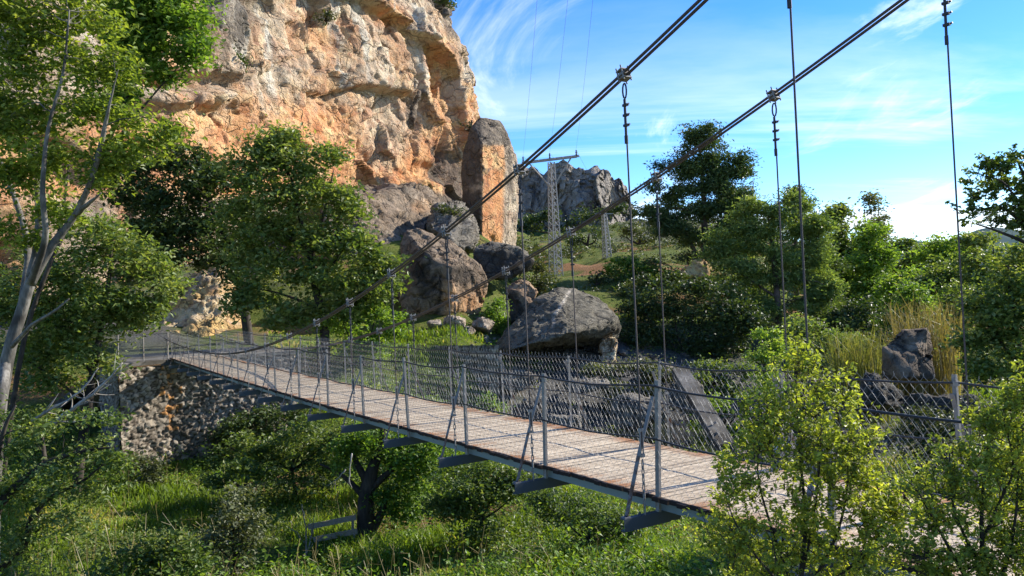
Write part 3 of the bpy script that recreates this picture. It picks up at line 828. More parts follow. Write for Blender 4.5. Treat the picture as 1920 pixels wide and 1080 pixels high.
ab = empty('stone_abutment', (1, 38, -4), 'rubble stone abutment with orange brick quoins carrying the far end of the bridge', 'abutment')
def quoin(P, cv): return sst(.42, .5, cv)*sst(.36, .24, np.hypot(P[..., 0]+.1, (P[..., 1]-36.2))+.16*np.sign(np.sin(P[..., 2]*7.5)))*sst(-.1, .12, fbm(P, .9, 2, 77)+.12)
masonry('wall', MAT['rubble'], [('front_wall', ((-.12, 36.25), (5.2, 36.3), -5.2, .06, 0)), ('flared_wall', ((-2.1, 35.5), (-.12, 36.25), -5.2, .06, 0)), ('side_wall', ((-2.4, 40.2), (-2.1, 35.5), -5.2, .06, 0)),
                                ('back_wall', ((5.2, 36.3), (5.4, 41.5), -5.2, .06, 0))], .25, .055, ab, quoin, 3, .045)
mb = MB(); n_ = [(-.1, 36.12), (5.25, 36.24), (5.5, 44), (-3.2, 44), (-2.2, 35.42)]
mb.add([(x, y, z) for z in (.07, .22) for x, y in n_], [(4, 3, 2, 1, 0), (5, 6, 7, 8, 9)]+[(i, (i+1) % 5, 5+(i+1) % 5, 5+i) for i in range(5)])
t = NT('old_concrete'); nz = t.noise(5, 7, .65)
MAT['concrete'] = t.done(t.mix(t.rng(t.noise(.8, 5), .4, .65), t.ramp(nz, [(.3, (.11, .1, .085)), (.7, (.27, .25, .215))]), (.07, .06, .045)), .9, t.bump(nz, .4, .02))
mb.build('landing', MAT['concrete'], ab)
# the ramp that drops away to the left of the landing
rw = empty('ramp_wall', (-3.5, 40, -4), 'pale ochre wall under the dark sloping ramp left of the stone abutment', 'wall')
pa, pb = at(108, 790, 37.0)[:2], at(217, 700, 39.6)[:2]
L_ = float(np.hypot(*(pb-pa)))
masonry('wall', MAT['pale_wall'], [('wall_face', (pa, pb, -5.0, -2.55, (2.35)/L_))], .5, .03, rw, None, 9)
mb = MB()
a3, b3 = at(92, 800, 37.6), at(226, 690, 38.4)
for k in range(1):
    t0, t1 = k/1, (k+1)/1
    p, q = a3+(b3-a3)*t0, a3+(b3-a3)*t1
    mb.bar(p+np.array([-.3, 1.0, -.12]), q+np.array([-.3, 1.0, -.12]), 2.9, .34, (.45, .9, 0))
mb.build('ramp', MAT['concrete'], rw)
fence = empty('approach_fence', (-1, 39, .2), 'chain link fence on the landing beyond the far end of the bridge', 'fence')
fa, fb = np.array([-.12, 36.4]), np.array([-2.1, 36.3])
mb = MB()
fp = lambda y, z, o: np.array([fa[0]+(fb[0]-fa[0])*(y/5.), fa[1]+(fb[1]-fa[1])*(y/5.), .24+z])
chain_link(0, 5, 1.1, .08, .0038, fp, 8).build('chain_link', MAT['mesh'], fence)
for k in range(3):
    mb = MB(); p = fp(k*2.4, 0, 0); mb.tube([p-np.array([0, 0, .1]), p+np.array([.02, 0, 1.12])], .024, 8); mb.build('post', MAT['post'], fence)
for zz in (.55, 1.08):
    mb = MB(); mb.tube([fp(k*.5, zz, 0) for k in range(11)], .009, 6); mb.build('rail_wire', MAT['wire'], fence)
# river bank wall seen beyond the deck
bw = empty('bank_wall', tuple(at(850, 660, 45)), 'low grey rubble wall holding the grassy far bank left of the grey slab', 'wall')
masonry('wall', MAT['rubble'], [('wall_face', (at(722, 650, 47.0)[:2], at(935, 650, 44.5)[:2], -5.2, -.25, -.02))], .42, .13, bw, None, 14, .09)

# ------------------------------------------------------------------ river bed
t = NT('river_water'); wn = t.noise(1.6, 4, .6, t.stretch((1, 1, 1)))
MAT['water'] = t.done((.012, .016, .014), .12, t.bump(wn, .25, .05), spec=.5)
c0 = [at(*p)[:2] for p in ((820, 700, 36), (1000, 700, 33), (1350, 700, 31), (1700, 700, 33), (2300, 700, 40), (2300, 700, 48), (1600, 700, 46), (1250, 700, 53), (1000, 700, 45), (840, 700, 42))]
bm = bmesh.new(); f = bm.faces.new([bm.verts.new((float(x), float(y), -5.22)) for x, y in c0]); bm.normal_update()
if f.normal.z < 0: f.normal_flip()
me = bpy.data.meshes.new('river'); bm.to_mesh(me); bm.free(); me.materials.append(MAT['water'])
tag(link('river', me), 'shallow dark river among grey stones', kind='structure')
def stone_pts(c, R, k, squash=.7, yaw=0):
    pr = np.random.default_rng(k).normal(size=(16, 3)); pr /= np.linalg.norm(pr, axis=1)[:, None]
    return np.asarray(c)+pr*R*np.array([1.2, 1.0, squash])
RIV = [(1105, 722, 46, 44, .35, 'pale flat river stone seen through the fence below the grey slab'), (1000, 770, 40, 38, .6, 'dark river stone close behind the deck left of the pale flat stone'),
       (1060, 790, 34, 36, .6, 'grey river stone behind the third deck panel'), (1190, 770, 60, 38, .5, 'wide grey river stone left of the leaning concrete beam'),
       (1420, 770, 46, 34, .55, 'brown grey river stone right of the leaning concrete beam'), (1296, 742, 46, 40.5, .75, 'grey stone behind the leaning concrete beam'),
       (1640, 740, 60, 31, .7, 'black shaded boulder below the tan reeds'), (1760, 770, 70, 28, .6, 'dark boulder behind the blue grey fence post'),
       (1480, 735, 40, 40, .6, 'dark stone behind the yellow green bush'), (970, 712, 34, 45, .6, 'grey stone at the foot of the bank wall'),
       (1240, 700, 36, 50, .5, 'grey stone on the far river edge below the dark trees'), (1350, 705, 30, 50, .5, 'small stone on the far river edge under the bright shrub')]
for k, (x, y, r, d, sq, lab) in enumerate(RIV):
    hull_rock('river_stone', lab, stone_pts(at(x, y, d), r/F_PX*d, 100+k, sq), MAT['grey_rock'], .16, 1.0, 5, 50+k, 'stone', .08, 'stones in the river bed',
              attr=lambda px, py, V, N, k=k: {'dark': (.7 if k in (1, 6, 7, 8) else .15)+0*px})
hull_rock('rock_stump', 'dark upright rock stump beside the tan reeds', A([
    (1652, 712, 33), (1655, 650, 33), (1690, 622, 33.5), (1738, 616, 33.5), (1742, 660, 33), (1750, 710, 32.5), (1700, 712, 32), (1690, 620, 35.5), (1740, 620, 36), (1660, 700, 36), (1745, 700, 36)]),
    MAT['brown_rock'], .14, 1.3, 5, 47, 'rock', .1, attr=lambda px, py, V, N: {'dark': .15+.5*sst(-.2, .3, fbm(V, .8, 4, 6)), 'ora': 0*px, 'pale': 0*px})
def gravel():
    rs = np.random.default_rng(201); ico = bmesh.new(); bmesh.ops.create_icosphere(ico, subdivisions=1, radius=1)
    bv = np.array([v.co for v in ico.verts]); bf = np.array([[v.index for v in f.verts] for f in ico.faces]); ico.free()
    Vs, Fs, n = [], [], 0
    for _ in range(2600):
        d = 30+rs.random()*27; x = rs.uniform(880, 1820)
        p = at(x, 600, d); r = .05+.22*rs.random()**3
        v = bv*(1+.28*rs.normal(size=(len(bv), 1)))*r*np.array([1.2, 1, .7]); a = rs.uniform(0, 6.28)
        v = v@np.array([[math.cos(a), math.sin(a), 0], [-math.sin(a), math.cos(a), 0], [0, 0, 1]])
        Vs.append(v+np.array([p[0], p[1], gz(p[0], p[1])+r*.2])); Fs.append(bf+n); n += len(bv)
    tag(link('gravel', np_mesh('gravel', np.concatenate(Vs), np.concatenate(Fs), [MAT['grey_rock']], smooth=False)), 'loose grey river stones and gravel along the water', kind='stuff')
gravel()
mb = MB(); a3, b3 = at(1274, 697, 40), at(1362, 840, 34.6)
dv = (b3-a3)/np.linalg.norm(b3-a3)
for k in range(10):
    p, q = a3+(b3-a3)*k/10, a3+(b3-a3)*(k+1)/10
    mb.bar(p, q, .80+.012*random.uniform(-1, 1), .45, tuple(_ri), .5)
o = mb.build('concrete_beam', MAT['concrete'])
tag(o, 'long grey concrete beam lying aslant on the river bank behind the fence', 'beam')
# ------------------------------------------------------------------ plants
MAT['ash_leaf'] = leaf_mat('ash_leaf', (.06, .1, .018), (.19, .245, .045), (.34, .38, .1), .42)
MAT['fresh_leaf'] = leaf_mat('fresh_leaf', (.05, .105, .018), (.155, .245, .042), (.28, .37, .09), .42)
MAT['oak_leaf'] = leaf_mat('shade_dark_oak_leaf', (.025, .044, .014), (.07, .105, .03), (.17, .2, .085), .24)  # dark evergreen green, deepened to stand in for shade
MAT['mid_leaf'] = leaf_mat('mid_green_leaf', (.036, .068, .018), (.12, .17, .042), (.26, .3, .11), .36)
MAT['grey_leaf'] = leaf_mat('grey_green_leaf', (.06, .075, .035), (.16, .18, .09), (.26, .27, .15), .25)
MAT['pine_leaf'] = leaf_mat('pine_needles', (.02, .042, .015), (.06, .1, .03), (.12, .16, .05), .2)
MAT['lit_pine'] = leaf_mat('sunlit_pine_needles', (.055, .1, .03), (.18, .24, .07), (.3, .35, .13), .34)  # lighter needle copy, sunlight painted into the green
MAT['gold_leaf'] = leaf_mat('yellow_green_leaf', (.09, .115, .022), (.24, .29, .05), (.52, .54, .11), .5)
MAT['scrub_leaf'] = leaf_mat('scrub_leaf', (.025, .04, .014), (.075, .09, .03), (.15, .15, .06), .2)
MAT['reed_leaf'] = leaf_mat('dry_reed_leaf', (.1, .085, .035), (.22, .175, .075), (.28, .26, .1), .3)
MAT['grass_leaf'] = leaf_mat('grass_blade', (.06, .1, .014), (.17, .25, .03), (.42, .36, .14), .38)
MAT['bark_grey'] = bark_mat('pale_grey_bark', (.08, .072, .06), (.28, .26, .225))
MAT['bark_dark'] = bark_mat('dark_bark', (.03, .024, .019), (.085, .068, .052))
MAT['bark_pine'] = bark_mat('pine_bark', (.07, .05, .04), (.19, .14, .11))
MAT['twig_dry'] = bark_mat('bleached_twig', (.3, .27, .23), (.55, .5, .44))

def leaves_mesh(name, C, size, tint, mat, up=.6, aspect=.5, droop=None, rs=None, twigs=None):
    """leaf-sized bent blades at the points C"""
    rs = rs or rng
    N = len(C)
    nrm = rs.normal(size=(N, 3)); nrm /= np.linalg.norm(nrm, axis=1)[:, None]
    nrm[:, 2] = np.abs(nrm[:, 2])
    nrm += np.array([0, 0, up]); nrm /= np.linalg.norm(nrm, axis=1)[:, None]
    a = rs.normal(size=(N, 3))
    if droop is not None: a = a*.5+droop
    a -= nrm*np.sum(a*nrm, 1)[:, None]; a /= np.linalg.norm(a, axis=1)[:, None]+1e-9
    b = np.cross(nrm, a)
    s = size[:, None]
    p0 = C-a*s*.5; p2 = C+a*s*.5
    fold = nrm*s*.12
    p1 = C+b*s*aspect*.5+fold-a*s*.06; p3 = C-b*s*aspect*.5+fold-a*s*.06
    V = np.stack([p0, p1, p2, p3], 1).reshape(-1, 3)
    Q = np.arange(N*4).reshape(N, 4)
    tint = np.clip(tint, 0, 1)
    if twigs and twigs[0].n:
        tv = np.array(twigs[0].v); tf = np.array(twigs[0].f)+len(V)
        mi = np.concatenate([np.zeros(N, int), np.ones(len(tf), int)])
        return np_mesh(name, np.concatenate([V, tv]), np.concatenate([Q, tf]), [mat, twigs[1]], smooth=False, attrs={'tint': ('FACE', np.concatenate([tint, np.full(len(tf), .5)]))}, mat_idx=mi)
    return np_mesh(name, V, Q, [mat], smooth=False, attrs={'tint': ('FACE', tint)})

def crown_points(lobes, d0, leaf, sig, dens, per, rs, flat=.6, hollow=.35, shoot=0.0):
    """lobes: (px, py, rx, ry[, depth offset, thickness]) -> leaf centres, sprig centres, tints, shoot tips
    every lobe breaks up into clumps, every clump into sprigs, every sprig into leaves"""
    Cs, S, T, E = [], [], [], []
    for lb in lobes:
        x, y, rx, ry = lb[:4]; dd = lb[4] if len(lb) > 4 else 0.0
        d = d0+dd; k = d/F_PX
        th = lb[5] if len(lb) > 5 else max(rx, ry)*k*.9
        R = np.array([rx*k, ry*k, th])
        n = max(3, int(dens*rx*ry*math.pi/1000))
        nc = int(np.clip(rx*ry/180, 1, 14))
        cu = rs.normal(size=(nc, 3)); cu /= np.linalg.norm(cu, axis=1)[:, None]
        cu *= ((hollow**3+(1-hollow**3)*rs.random(nc))**(1/3)*.86)[:, None]
        cr = rs.uniform(.30, .58, nc) if nc > 1 else np.ones(1)
        if nc == 1: cu *= 0
        which = rs.choice(nc, n, p=cr**2/np.sum(cr**2))
        u = rs.normal(size=(n, 3)); u /= np.linalg.norm(u, axis=1)[:, None]
        u[:, 1] = np.where(u[:, 1] < -.3, u[:, 1]*.55, u[:, 1])
        rad = rs.random(n)**.42*(1+.3*rs.normal(size=n).clip(-1, 1.7)*(rs.random(n) < .45))
        u = cu[which]+u*(rad*cr[which])[:, None]
        base = at(x, y, d)
        o = u*R
        sp = base+o[:, :1]*_ri+o[:, 1:2]*_up+o[:, 2:]*_fw
        S.append(sp)
        m = np.maximum(4, rs.poisson(per*(.5+rs.random(n))))
        idx = np.repeat(np.arange(n), m)
        g = rs.normal(size=(len(idx), 3))*np.array([1, 1, flat])*sig*k*(.6+.8*rs.random(n))[idx][:, None]
        if shoot:
            dr = (o[:, :1]*_ri+o[:, 1:2]*_up+o[:, 2:]*_fw)/np.max(R)*.6+np.array([0, 0, .75])+.45*rs.normal(size=(n, 3))
            dr /= np.linalg.norm(dr, axis=1)[:, None]; L = shoot*k*(.5+rs.random(n))
            E.append(np.stack([sp, sp+dr*L[:, None]], 1))
            tt = rs.random(len(idx))**.7
            Cs.append(sp[idx]+dr[idx]*(tt*L[idx])[:, None]+g*.32*(1.25-.6*tt)[:, None])
        else:
            Cs.append(sp[idx]+g)
        ct = .13*rs.normal(size=nc)
        T.append((ct[which]+.42+.16*rs.normal(size=n))[idx]+.18*rs.normal(size=len(idx)))
    return np.concatenate(Cs), np.concatenate(S), np.concatenate(T), (np.concatenate(E) if E else None)

def curve_pts(P, sub=4, wob=0.0, rs=None):
    """a smooth line through P with a little wander"""
    P = np.asarray(P, float); n = len(P)
    out = []
    for i in range(n-1):
        p0, p1, p2, p3 = P[max(i-1, 0)], P[i], P[i+1], P[min(i+2, n-1)]
        for k in range(sub):
            t = k/sub
            out.append(.5*((2*p1)+(p2-p0)*t+(2*p0-5*p1+4*p2-p3)*t*t+(3*p1-p0-3*p2+p3)*t**3))
    out.append(P[-1]); out = np.array(out)
    if wob and len(out) > 2: out[1:-1, :3] += (rs or rng).normal(size=(len(out)-2, 3))*wob
    return out

def tree(name, label, cat, d, trunk, limbs, lobes, leaf_m, bark, leaf=9, sig=13, dens=7, per=26, flat=.6, group=None, seed=1, twigs=.35,
         up=.5, aspect=.55, hollow=.35, base=None, crown='crown', droop=None, tint=0.0, shoot=0.0):
    """trunk / limbs: lists of (px, py, radius in m[, depth offset]); the crown's lobes carry the leaves"""
    rs = np.random.default_rng(seed)
    k = d/F_PX
    mk = lambda L: np.array([np.append(at(q[0], q[1], d+(q[3] if len(q) > 3 else 0)), q[2]) for q in L])
    Ct, S, T, E = crown_points(lobes, d, leaf, sig, dens, per, rs, flat, hollow, shoot)
    tr = mk(trunk)
    if base is None:
        g = gz(tr[0, 0], tr[0, 1])
        if tr[0, 2] > g-.1: tr = np.concatenate([[np.array([tr[0, 0]+rs.normal()*.1, tr[0, 1], g-.3, tr[0, 3]*1.25])], tr])
    root = empty(name, tr[0, :3], label, cat, group)
    mb = MB()
    tc = curve_pts(tr, 4, .012*k*20, rs)
    mb.tube(tc[:, :3], tc[:, 3].clip(.004), 9)
    sk = [tc]
    for L in limbs:
        ml = mk(L); all_ = np.concatenate(sk); j_ = np.argmin(np.linalg.norm(all_[:, :3]-ml[0, :3], axis=1))
        ml[0, :3] = all_[j_, :3]
        lc = curve_pts(ml, 4, .015*k*20, rs)
        mb.tube(lc[:, :3], lc[:, 3].clip(.004), 7); sk.append(lc)
    sk = np.concatenate(sk)
    tb = MB()                                          # boughs and twigs that carry the sprigs: part of the crown
    hubs = S[rs.permutation(len(S))[:max(3, len(S)//14)]]
    hub_pts = []
    for h in hubs:
        c = sk[np.argmin(np.linalg.norm(sk[:, :3]-h, axis=1)+.6*np.maximum(sk[:, 2]-h[2], 0)+.15*rs.random(len(sk)))]
        L = np.linalg.norm(h-c[:3])
        mid = (c[:3]+h)/2+np.array([0, 0, .12*L])+rs.normal(size=3)*.07*L
        r0 = min(c[3]*.6, .012*L+.01*k*20)
        lc = curve_pts(np.array([np.append(c[:3], r0), np.append(mid, r0*.65), np.append(h, r0*.25)]), 4, .02*L, rs)
        tb.tube(lc[:, :3], lc[:, 3].clip(.003), 5, False); hub_pts.append(lc)
    hub_pts = np.concatenate(hub_pts+[sk])
    for s_ in S[rs.random(len(S)) < twigs]:
        c = hub_pts[np.argmin(np.linalg.norm(hub_pts[:, :3]-s_, axis=1))]
        r0 = max(min(c[3]*.5, .004*k*30), .0025)
        tb.tube(np.array([c[:3], (c[:3]+s_)/2+rs.normal(size=3)*.05*np.linalg.norm(c[:3]-s_), s_]), np.array([r0, r0*.7, r0*.35]), 3, False)
    if E is not None:
        for e0, e1 in E: tb.tube(np.array([e0, (e0+e1)/2+.06*np.linalg.norm(e1-e0)*rs.normal(size=3), e1]), np.array([1.6, 1.1, .5])*k*.55, 3, False)
    mb.build('trunk', MAT[bark], root, smooth=True)
    size = leaf*k*(.65+.7*rs.random(len(Ct)))
    link(crown, leaves_mesh(crown, Ct, size, T+tint, MAT[leaf_m], up, aspect, droop, rs, (tb, MAT[bark])), root)
    return root

def bush(name, label, d, lobes, leaf_m, bark='bark_dark', stems=5, cat='bush', **kw):
    x0 = sum(l[0]*l[2] for l in lobes)/sum(l[2] for l in lobes)
    yb = max(l[1]+l[3] for l in lobes)
    f = foot(x0, d); k = d/F_PX
    if kw.get('base') is None:
        fy = float(to_px(f)[1]); hw = .62*(max(l[0]+l[2] for l in lobes)-min(l[0]-l[2] for l in lobes))/2
        if fy > yb+6: lobes = list(lobes)+[(x0, (yb+fy)/2-4, hw, (fy-yb)/2+10)]
    tr = [(x0, yb-4, .0018*d+.01), (x0+4, yb-25, .001*d+.006)]
    limbs = []
    for i in range(stems):
        l = lobes[i % len(lobes)]
        limbs.append([(x0+(i-stems/2)*4, yb-2, .0012*d+.006), ((x0+l[0])/2+random.uniform(-8, 8), (yb+l[1])/2, .0008*d+.004), (l[0]+random.uniform(-.4, .4)*l[2], l[1]-.3*l[3], .0004*d+.002)])
    kw.setdefault('crown', 'foliage')
    return tree(name, label, cat, d, tr, limbs, lobes, leaf_m, bark, **kw)

# --- the ash trees on the left bank
tree('ash_tree', 'tall grey barked tree with forked leaning trunk at the left edge', 'tree', 18.5,
     [(-18, 1000, .2), (-8, 820, .17), (12, 680, .145), (38, 590, .13), (60, 520, .115)],
     [[(55, 530, .125), (95, 465, .10), (140, 405, .075), (170, 340, .06, -.4), (190, 270, .06, -.6), (205, 200, .03, -.8), (222, 130, .006, -1)],
      [(140, 405, .06), (162, 385, .05, -.5), (190, 362, .012, -1)],
      [(60, 525, .13), (74, 440, .10, .5), (70, 340, .08, .8), (58, 250, .06, 1), (28, 150, .04, 1), (5, 60, .02, 1), (-12, -40, .005)],
      [(58, 530, .10), (84, 450, .07, -.7), (80, 360, .055, -1), (90, 240, .04, -1), (118, 140, .03, -1), (130, 20, .015, -1)],
      [(44, 570, .12), (52, 460, .08, 1.2), (20, 350, .06, 2), (-15, 270, .04, 2), (-60, 200, .02, 2)],
      [(12, 690, .12, -.4), (0, 760, .11, -.8), (-12, 860, .12, -1)],
      [(18, 660, .06), (60, 610, .04, -.6), (100, 585, .03, -1), (130, 560, .015, -1)]],
     [(40, 40, 90, 60), (150, 40, 90, 60), (70, 130, 70, 50), (190, 140, 75, 50), (20, 220, 60, 60), (120, 220, 70, 45), (215, 215, 60, 40), (80, 300, 70, 45), (250, 285, 70, 40),
      (165, 320, 60, 35), (20, 330, 45, 50), (300, 250, 40, 40), (100, 395, 60, 35), (40, 440, 40, 40), (-60, 200, 60, 160), (60, -60, 140, 60)],
     'ash_leaf', 'bark_grey', 12, 16, 5.0, 22, tint=.1, seed=4, twigs=.5, hollow=.2)
tree('ash_tree', 'bright green leafy tree behind the forked grey tree against the cliff', 'tree', 27,
     [(5, 900, .09), (45, 640, .08), (105, 470, .07), (190, 300, .06), (250, 150, .05), (290, 60, .03)],
     [[(190, 300, .06), (260, 210, .04), (330, 130, .02)], [(105, 470, .06), (120, 380, .05), (130, 300, .02)], [(235, 190, .06), (230, 100, .04), (225, 20, .02)]],
     [(300, 50, 75, 55), (355, 95, 48, 38), (250, 20, 80, 50), (245, 95, 60, 40), (340, 20, 55, 40), (285, 140, 45, 26), (200, 180, 55, 35), (300, -50, 120, 50)],
     'fresh_leaf', 'bark_dark', 11, 14, 8, 26, seed=5)
tree('leafy_tree', 'light green leafy tree rising beside the left end of the bridge', 'tree', 29,
     [(150, 860, .17), (165, 760, .15), (185, 640, .11), (205, 520, .07), (210, 430, .03)],
     [[(175, 700, .08), (120, 620, .06), (90, 560, .02)], [(190, 610, .07), (250, 560, .05), (300, 530, .02)], [(165, 760, .06), (90, 700, .04), (40, 670, .02)]],
     [(195, 450, 75, 45), (150, 510, 70, 50), (240, 500, 70, 50), (290, 545, 50, 45), (200, 575, 80, 45), (110, 590, 70, 50), (60, 660, 70, 45), (140, 640, 60, 35), (255, 600, 50, 35), (40, 560, 50, 60), (175, 668, 44, 24), (90, 725, 60, 30), (50, 790, 50, 36), (205, 690, 22, 14)],
     'mid_leaf', 'bark_dark', 11, 15, 6, 24, seed=6, tint=.28)
tree('shaded_oak', 'dense oak darkened for deep shade left of the big tree at the bridge head', 'tree', 47,
     [(468, 650, .3), (455, 560, .26), (430, 460, .2), (390, 380, .1)],
     [[(445, 520, .14), (450, 450, .08), (470, 400, .04)], [(440, 500, .14), (330, 430, .08), (270, 390, .04)]],
     [(290, 480, 60, 30), (430, 500, 36, 30), (260, 510, 40, 26), (370, 330, 70, 45), (290, 380, 60, 45), (330, 430, 75, 50), (410, 400, 70, 50), (440, 460, 65, 40), (270, 450, 40, 40), (360, 480, 60, 30), (240, 330, 60, 50), (330, 300, 60, 35)],
     'oak_leaf', 'bark_dark', 9, 12, 9.5, 28, seed=7)  # deep shade under the trees is put into the leaf colour
tree('broadleaf_tree', 'big round crowned tree at the far bridge head, sunlit along its right side', 'tree', 43,
     [(610, 650, .26), (606, 600, .24), (590, 530, .2), (578, 470, .17), (560, 400, .1), (545, 330, .05)],
     [[(592, 540, .12), (640, 470, .09), (680, 430, .04)], [(578, 470, .12), (520, 430, .08), (470, 390, .04)], [(580, 480, .1), (610, 390, .07), (625, 320, .03)], [(603, 590, .1), (540, 555, .07), (480, 540, .03)],
      [(605, 600, .1), (660, 560, .07), (710, 520, .03)]],
     [(515, 262, 52, 36), (470, 310, 60, 40), (560, 300, 60, 40), (622, 300, 34, 30), (520, 360, 80, 45), (605, 365, 60, 45), (650, 400, 45, 40), (470, 420, 70, 45), (560, 440, 70, 45), (650, 465, 70, 40),
      (712, 480, 42, 42), (690, 540, 55, 45), (590, 520, 70, 40), (490, 500, 65, 45), (480, 570, 55, 40), (560, 590, 55, 35), (645, 560, 60, 40)],
     'mid_leaf', 'bark_dark', 10, 13, 7.6, 26, seed=8, tint=.27, hollow=.15)
bush('bush', 'bright green bush behind the deck at the foot of the big round tree', 44, [(640, 610, 55, 26), (700, 595, 45, 28), (735, 615, 35, 25), (668, 640, 60, 22)], 'fresh_leaf', dens=9, leaf=8, sig=10, seed=9)
bush('thicket', 'mixed green thicket on the slope left of the ochre rock outcrop', 52, [(60, 500, 60, 40), (140, 545, 60, 40), (220, 600, 60, 40), (60, 600, 70, 50), (150, 640, 60, 36), (-20, 560, 60, 60)], 'mid_leaf', dens=7, leaf=7.5, sig=11, seed=18, cat='thicket', tint=-.05)
bush('thicket', 'green thicket right behind the deck seen through the fence below the rubble wall', 28.5, [(720, 740, 40, 36), (660, 735, 40, 30), (790, 770, 44, 40)], 'mid_leaf', dens=8, leaf=8.5, sig=11, seed=19, cat='thicket', tint=.05)
# bushes on the bank under the far end of the bridge
bush('bush', 'dark bush growing against the right side of the stone abutment', 34.5, [(470, 800, 60, 40), (420, 850, 60, 32), (520, 790, 50, 40), (370, 870, 45, 24)], 'oak_leaf', dens=9, leaf=8, sig=11, seed=10, tint=.1)
bush('bush', 'dark leafy bush under the deck between the abutment and the lone trunk', 29, [(560, 830, 60, 44), (610, 850, 45, 36), (500, 845, 50, 34), (640, 815, 30, 30), (450, 850, 40, 26)], 'mid_leaf', dens=8, leaf=8, sig=12, seed=12, tint=.15)
bush('bush', 'grey leaved bush in front of the foot of the stone abutment', 30.5, [(262, 905, 26, 42), (285, 880, 24, 24), (240, 875, 22, 20)], 'grey_leaf', dens=8, leaf=8, sig=10, seed=13, tint=-.2)
tree('elder_tree', 'small thick trunked tree with bright leaves standing under the bridge', 'tree', 24,
     [(688, 1012, .32), (686, 960, .26), (690, 910, .22), (705, 860, .15), (720, 810, .06)],
     [[(688, 915, .14), (665, 860, .08), (650, 820, .04)], [(690, 920, .15), (735, 880, .08), (775, 840, .04)], [(686, 930, .12), (640, 890, .06), (600, 870, .03)], [(700, 1010, .14), (716, 960, .12), (725, 920, .05)]],
     [(740, 850, 55, 40), (770, 905, 48, 45), (735, 935, 35, 30), (700, 815, 45, 28), (655, 835, 35, 36), (800, 860, 40, 40), (770, 960, 40, 30), (640, 870, 25, 25), (790, 790, 60, 40, 1.5), (720, 780, 50, 30, 1.5), (830, 830, 50, 40, 1)],
     'fresh_leaf', 'bark_dark', 9, 12, 7, 25, seed=14, tint=-.08)
bush('bush', 'dark green bush in the shade under the middle of the deck', 22, [(860, 905, 60, 40), (930, 900, 60, 38), (840, 950, 50, 30), (985, 910, 50, 30), (900, 945, 60, 30)], 'mid_leaf', dens=10, leaf=8, sig=12, seed=15)
bush('bush', 'dark bush under the deck behind the second beam from the right', 19.5, [(1090, 965, 66, 34), (1170, 990, 56, 30), (1030, 950, 40, 28)], 'mid_leaf', dens=10, leaf=8, sig=12, seed=16, tint=-.1)
# the small near tree at the bottom left
tree('young_tree', 'young tree with dark crooked branches reaching in at the lower left corner', 'tree', 12.5,
     [(-60, 1120, .13), (-30, 1010, .11), (0, 945, .085), (40, 905, .07), (85, 868, .055)],
     [[(85, 868, .045), (130, 852, .035), (180, 842, .02), (215, 838, .01)], [(85, 868, .035), (80, 820, .025, .3), (86, 780, .012, .3)], [(-10, 1090, .06), (35, 1040, .05), (60, 970, .045), (100, 930, .035), (150, 905, .025), (195, 870, .012)],
      [(-30, 960, .05), (-10, 880, .045, -.3), (10, 800, .03, -.4), (30, 760, .015, -.4)]],
     [(30, 830, 45, 32), (120, 800, 50, 26), (190, 850, 45, 28), (230, 885, 34, 26), (100, 890, 55, 30), (60, 940, 60, 30), (150, 930, 50, 28), (20, 900, 45, 35), (30, 1010, 70, 40), (200, 800, 35, 22), (120, 985, 60, 30), (-20, 770, 40, 50)],
     'mid_leaf', 'bark_dark', 10, 14, 5, 20, seed=17, tint=.15, twigs=.5)
# bleached dead wood in front of the abutment
def dead(name, label, d, lines, bark='twig_dry', forks=3, seed=1, lens=40):
    rs = np.random.default_rng(seed)
    root = None; mb = MB()
    for L in lines:
        P = np.array([np.append(at(q[0], q[1], d+(q[3] if len(q) > 3 else 0)), q[2]) for q in L])
        if root is None: root = P[0, :3]
        c = curve_pts(P, 4, .0006*d, rs); mb.tube(c[:, :3], c[:, 3], 6)
        for i in range(2, len(c)-1):
            for _ in range(rs.poisson(forks/3)):
                v = (c[i, :3]-c[i-1, :3]); v /= np.linalg.norm(v)
                v = v+rs.normal(size=3)*.7; v /= np.linalg.norm(v); ln = lens*d/F_PX*(.4+.8*rs.random())
                q = np.array([c[i, :3], c[i, :3]+v*ln*.5, c[i, :3]+v*ln+rs.normal(size=3)*.15*ln])
                r = c[i, 3]*.45; mb.tube(curve_pts(q, 3), np.linspace(r, r*.3, 7), 4, False)
    o = mb.build(name, MAT[bark], smooth=True)
    return tag(o, label, 'dead branch')
dead('dead_branch', 'bleached bare branch slanting across the dark ramp left of the abutment', 26, [[(95, 800, .07), (130, 770, .06), (175, 738, .05), (210, 705, .035), (230, 680, .012)], [(60, 790, .05), (100, 765, .04), (150, 735, .03), (185, 690, .012)], [(90, 790, .03), (140, 790, .02), (175, 775, .01)]], seed=3, forks=4)
dead('dead_branch', 'thin forked dead twig standing in the grass left of the plank bench', 22.5, [[(573, 1048, .03), (574, 1010, .026), (570, 970, .018), (566, 945, .008)], [(573, 1022, .02), (558, 1000, .015), (542, 988, .008)], [(575, 1040, .02), (585, 1000, .015), (588, 970, .006)]], seed=4, forks=2, lens=25)
dead('dead_branch', 'grey dead sticks hanging from the small tree under the bridge', 21.6, [[(660, 850, .02), (655, 890, .016), (660, 915, .008)], [(648, 880, .02), (630, 900, .012), (615, 910, .006)]], seed=5, forks=2, lens=25)

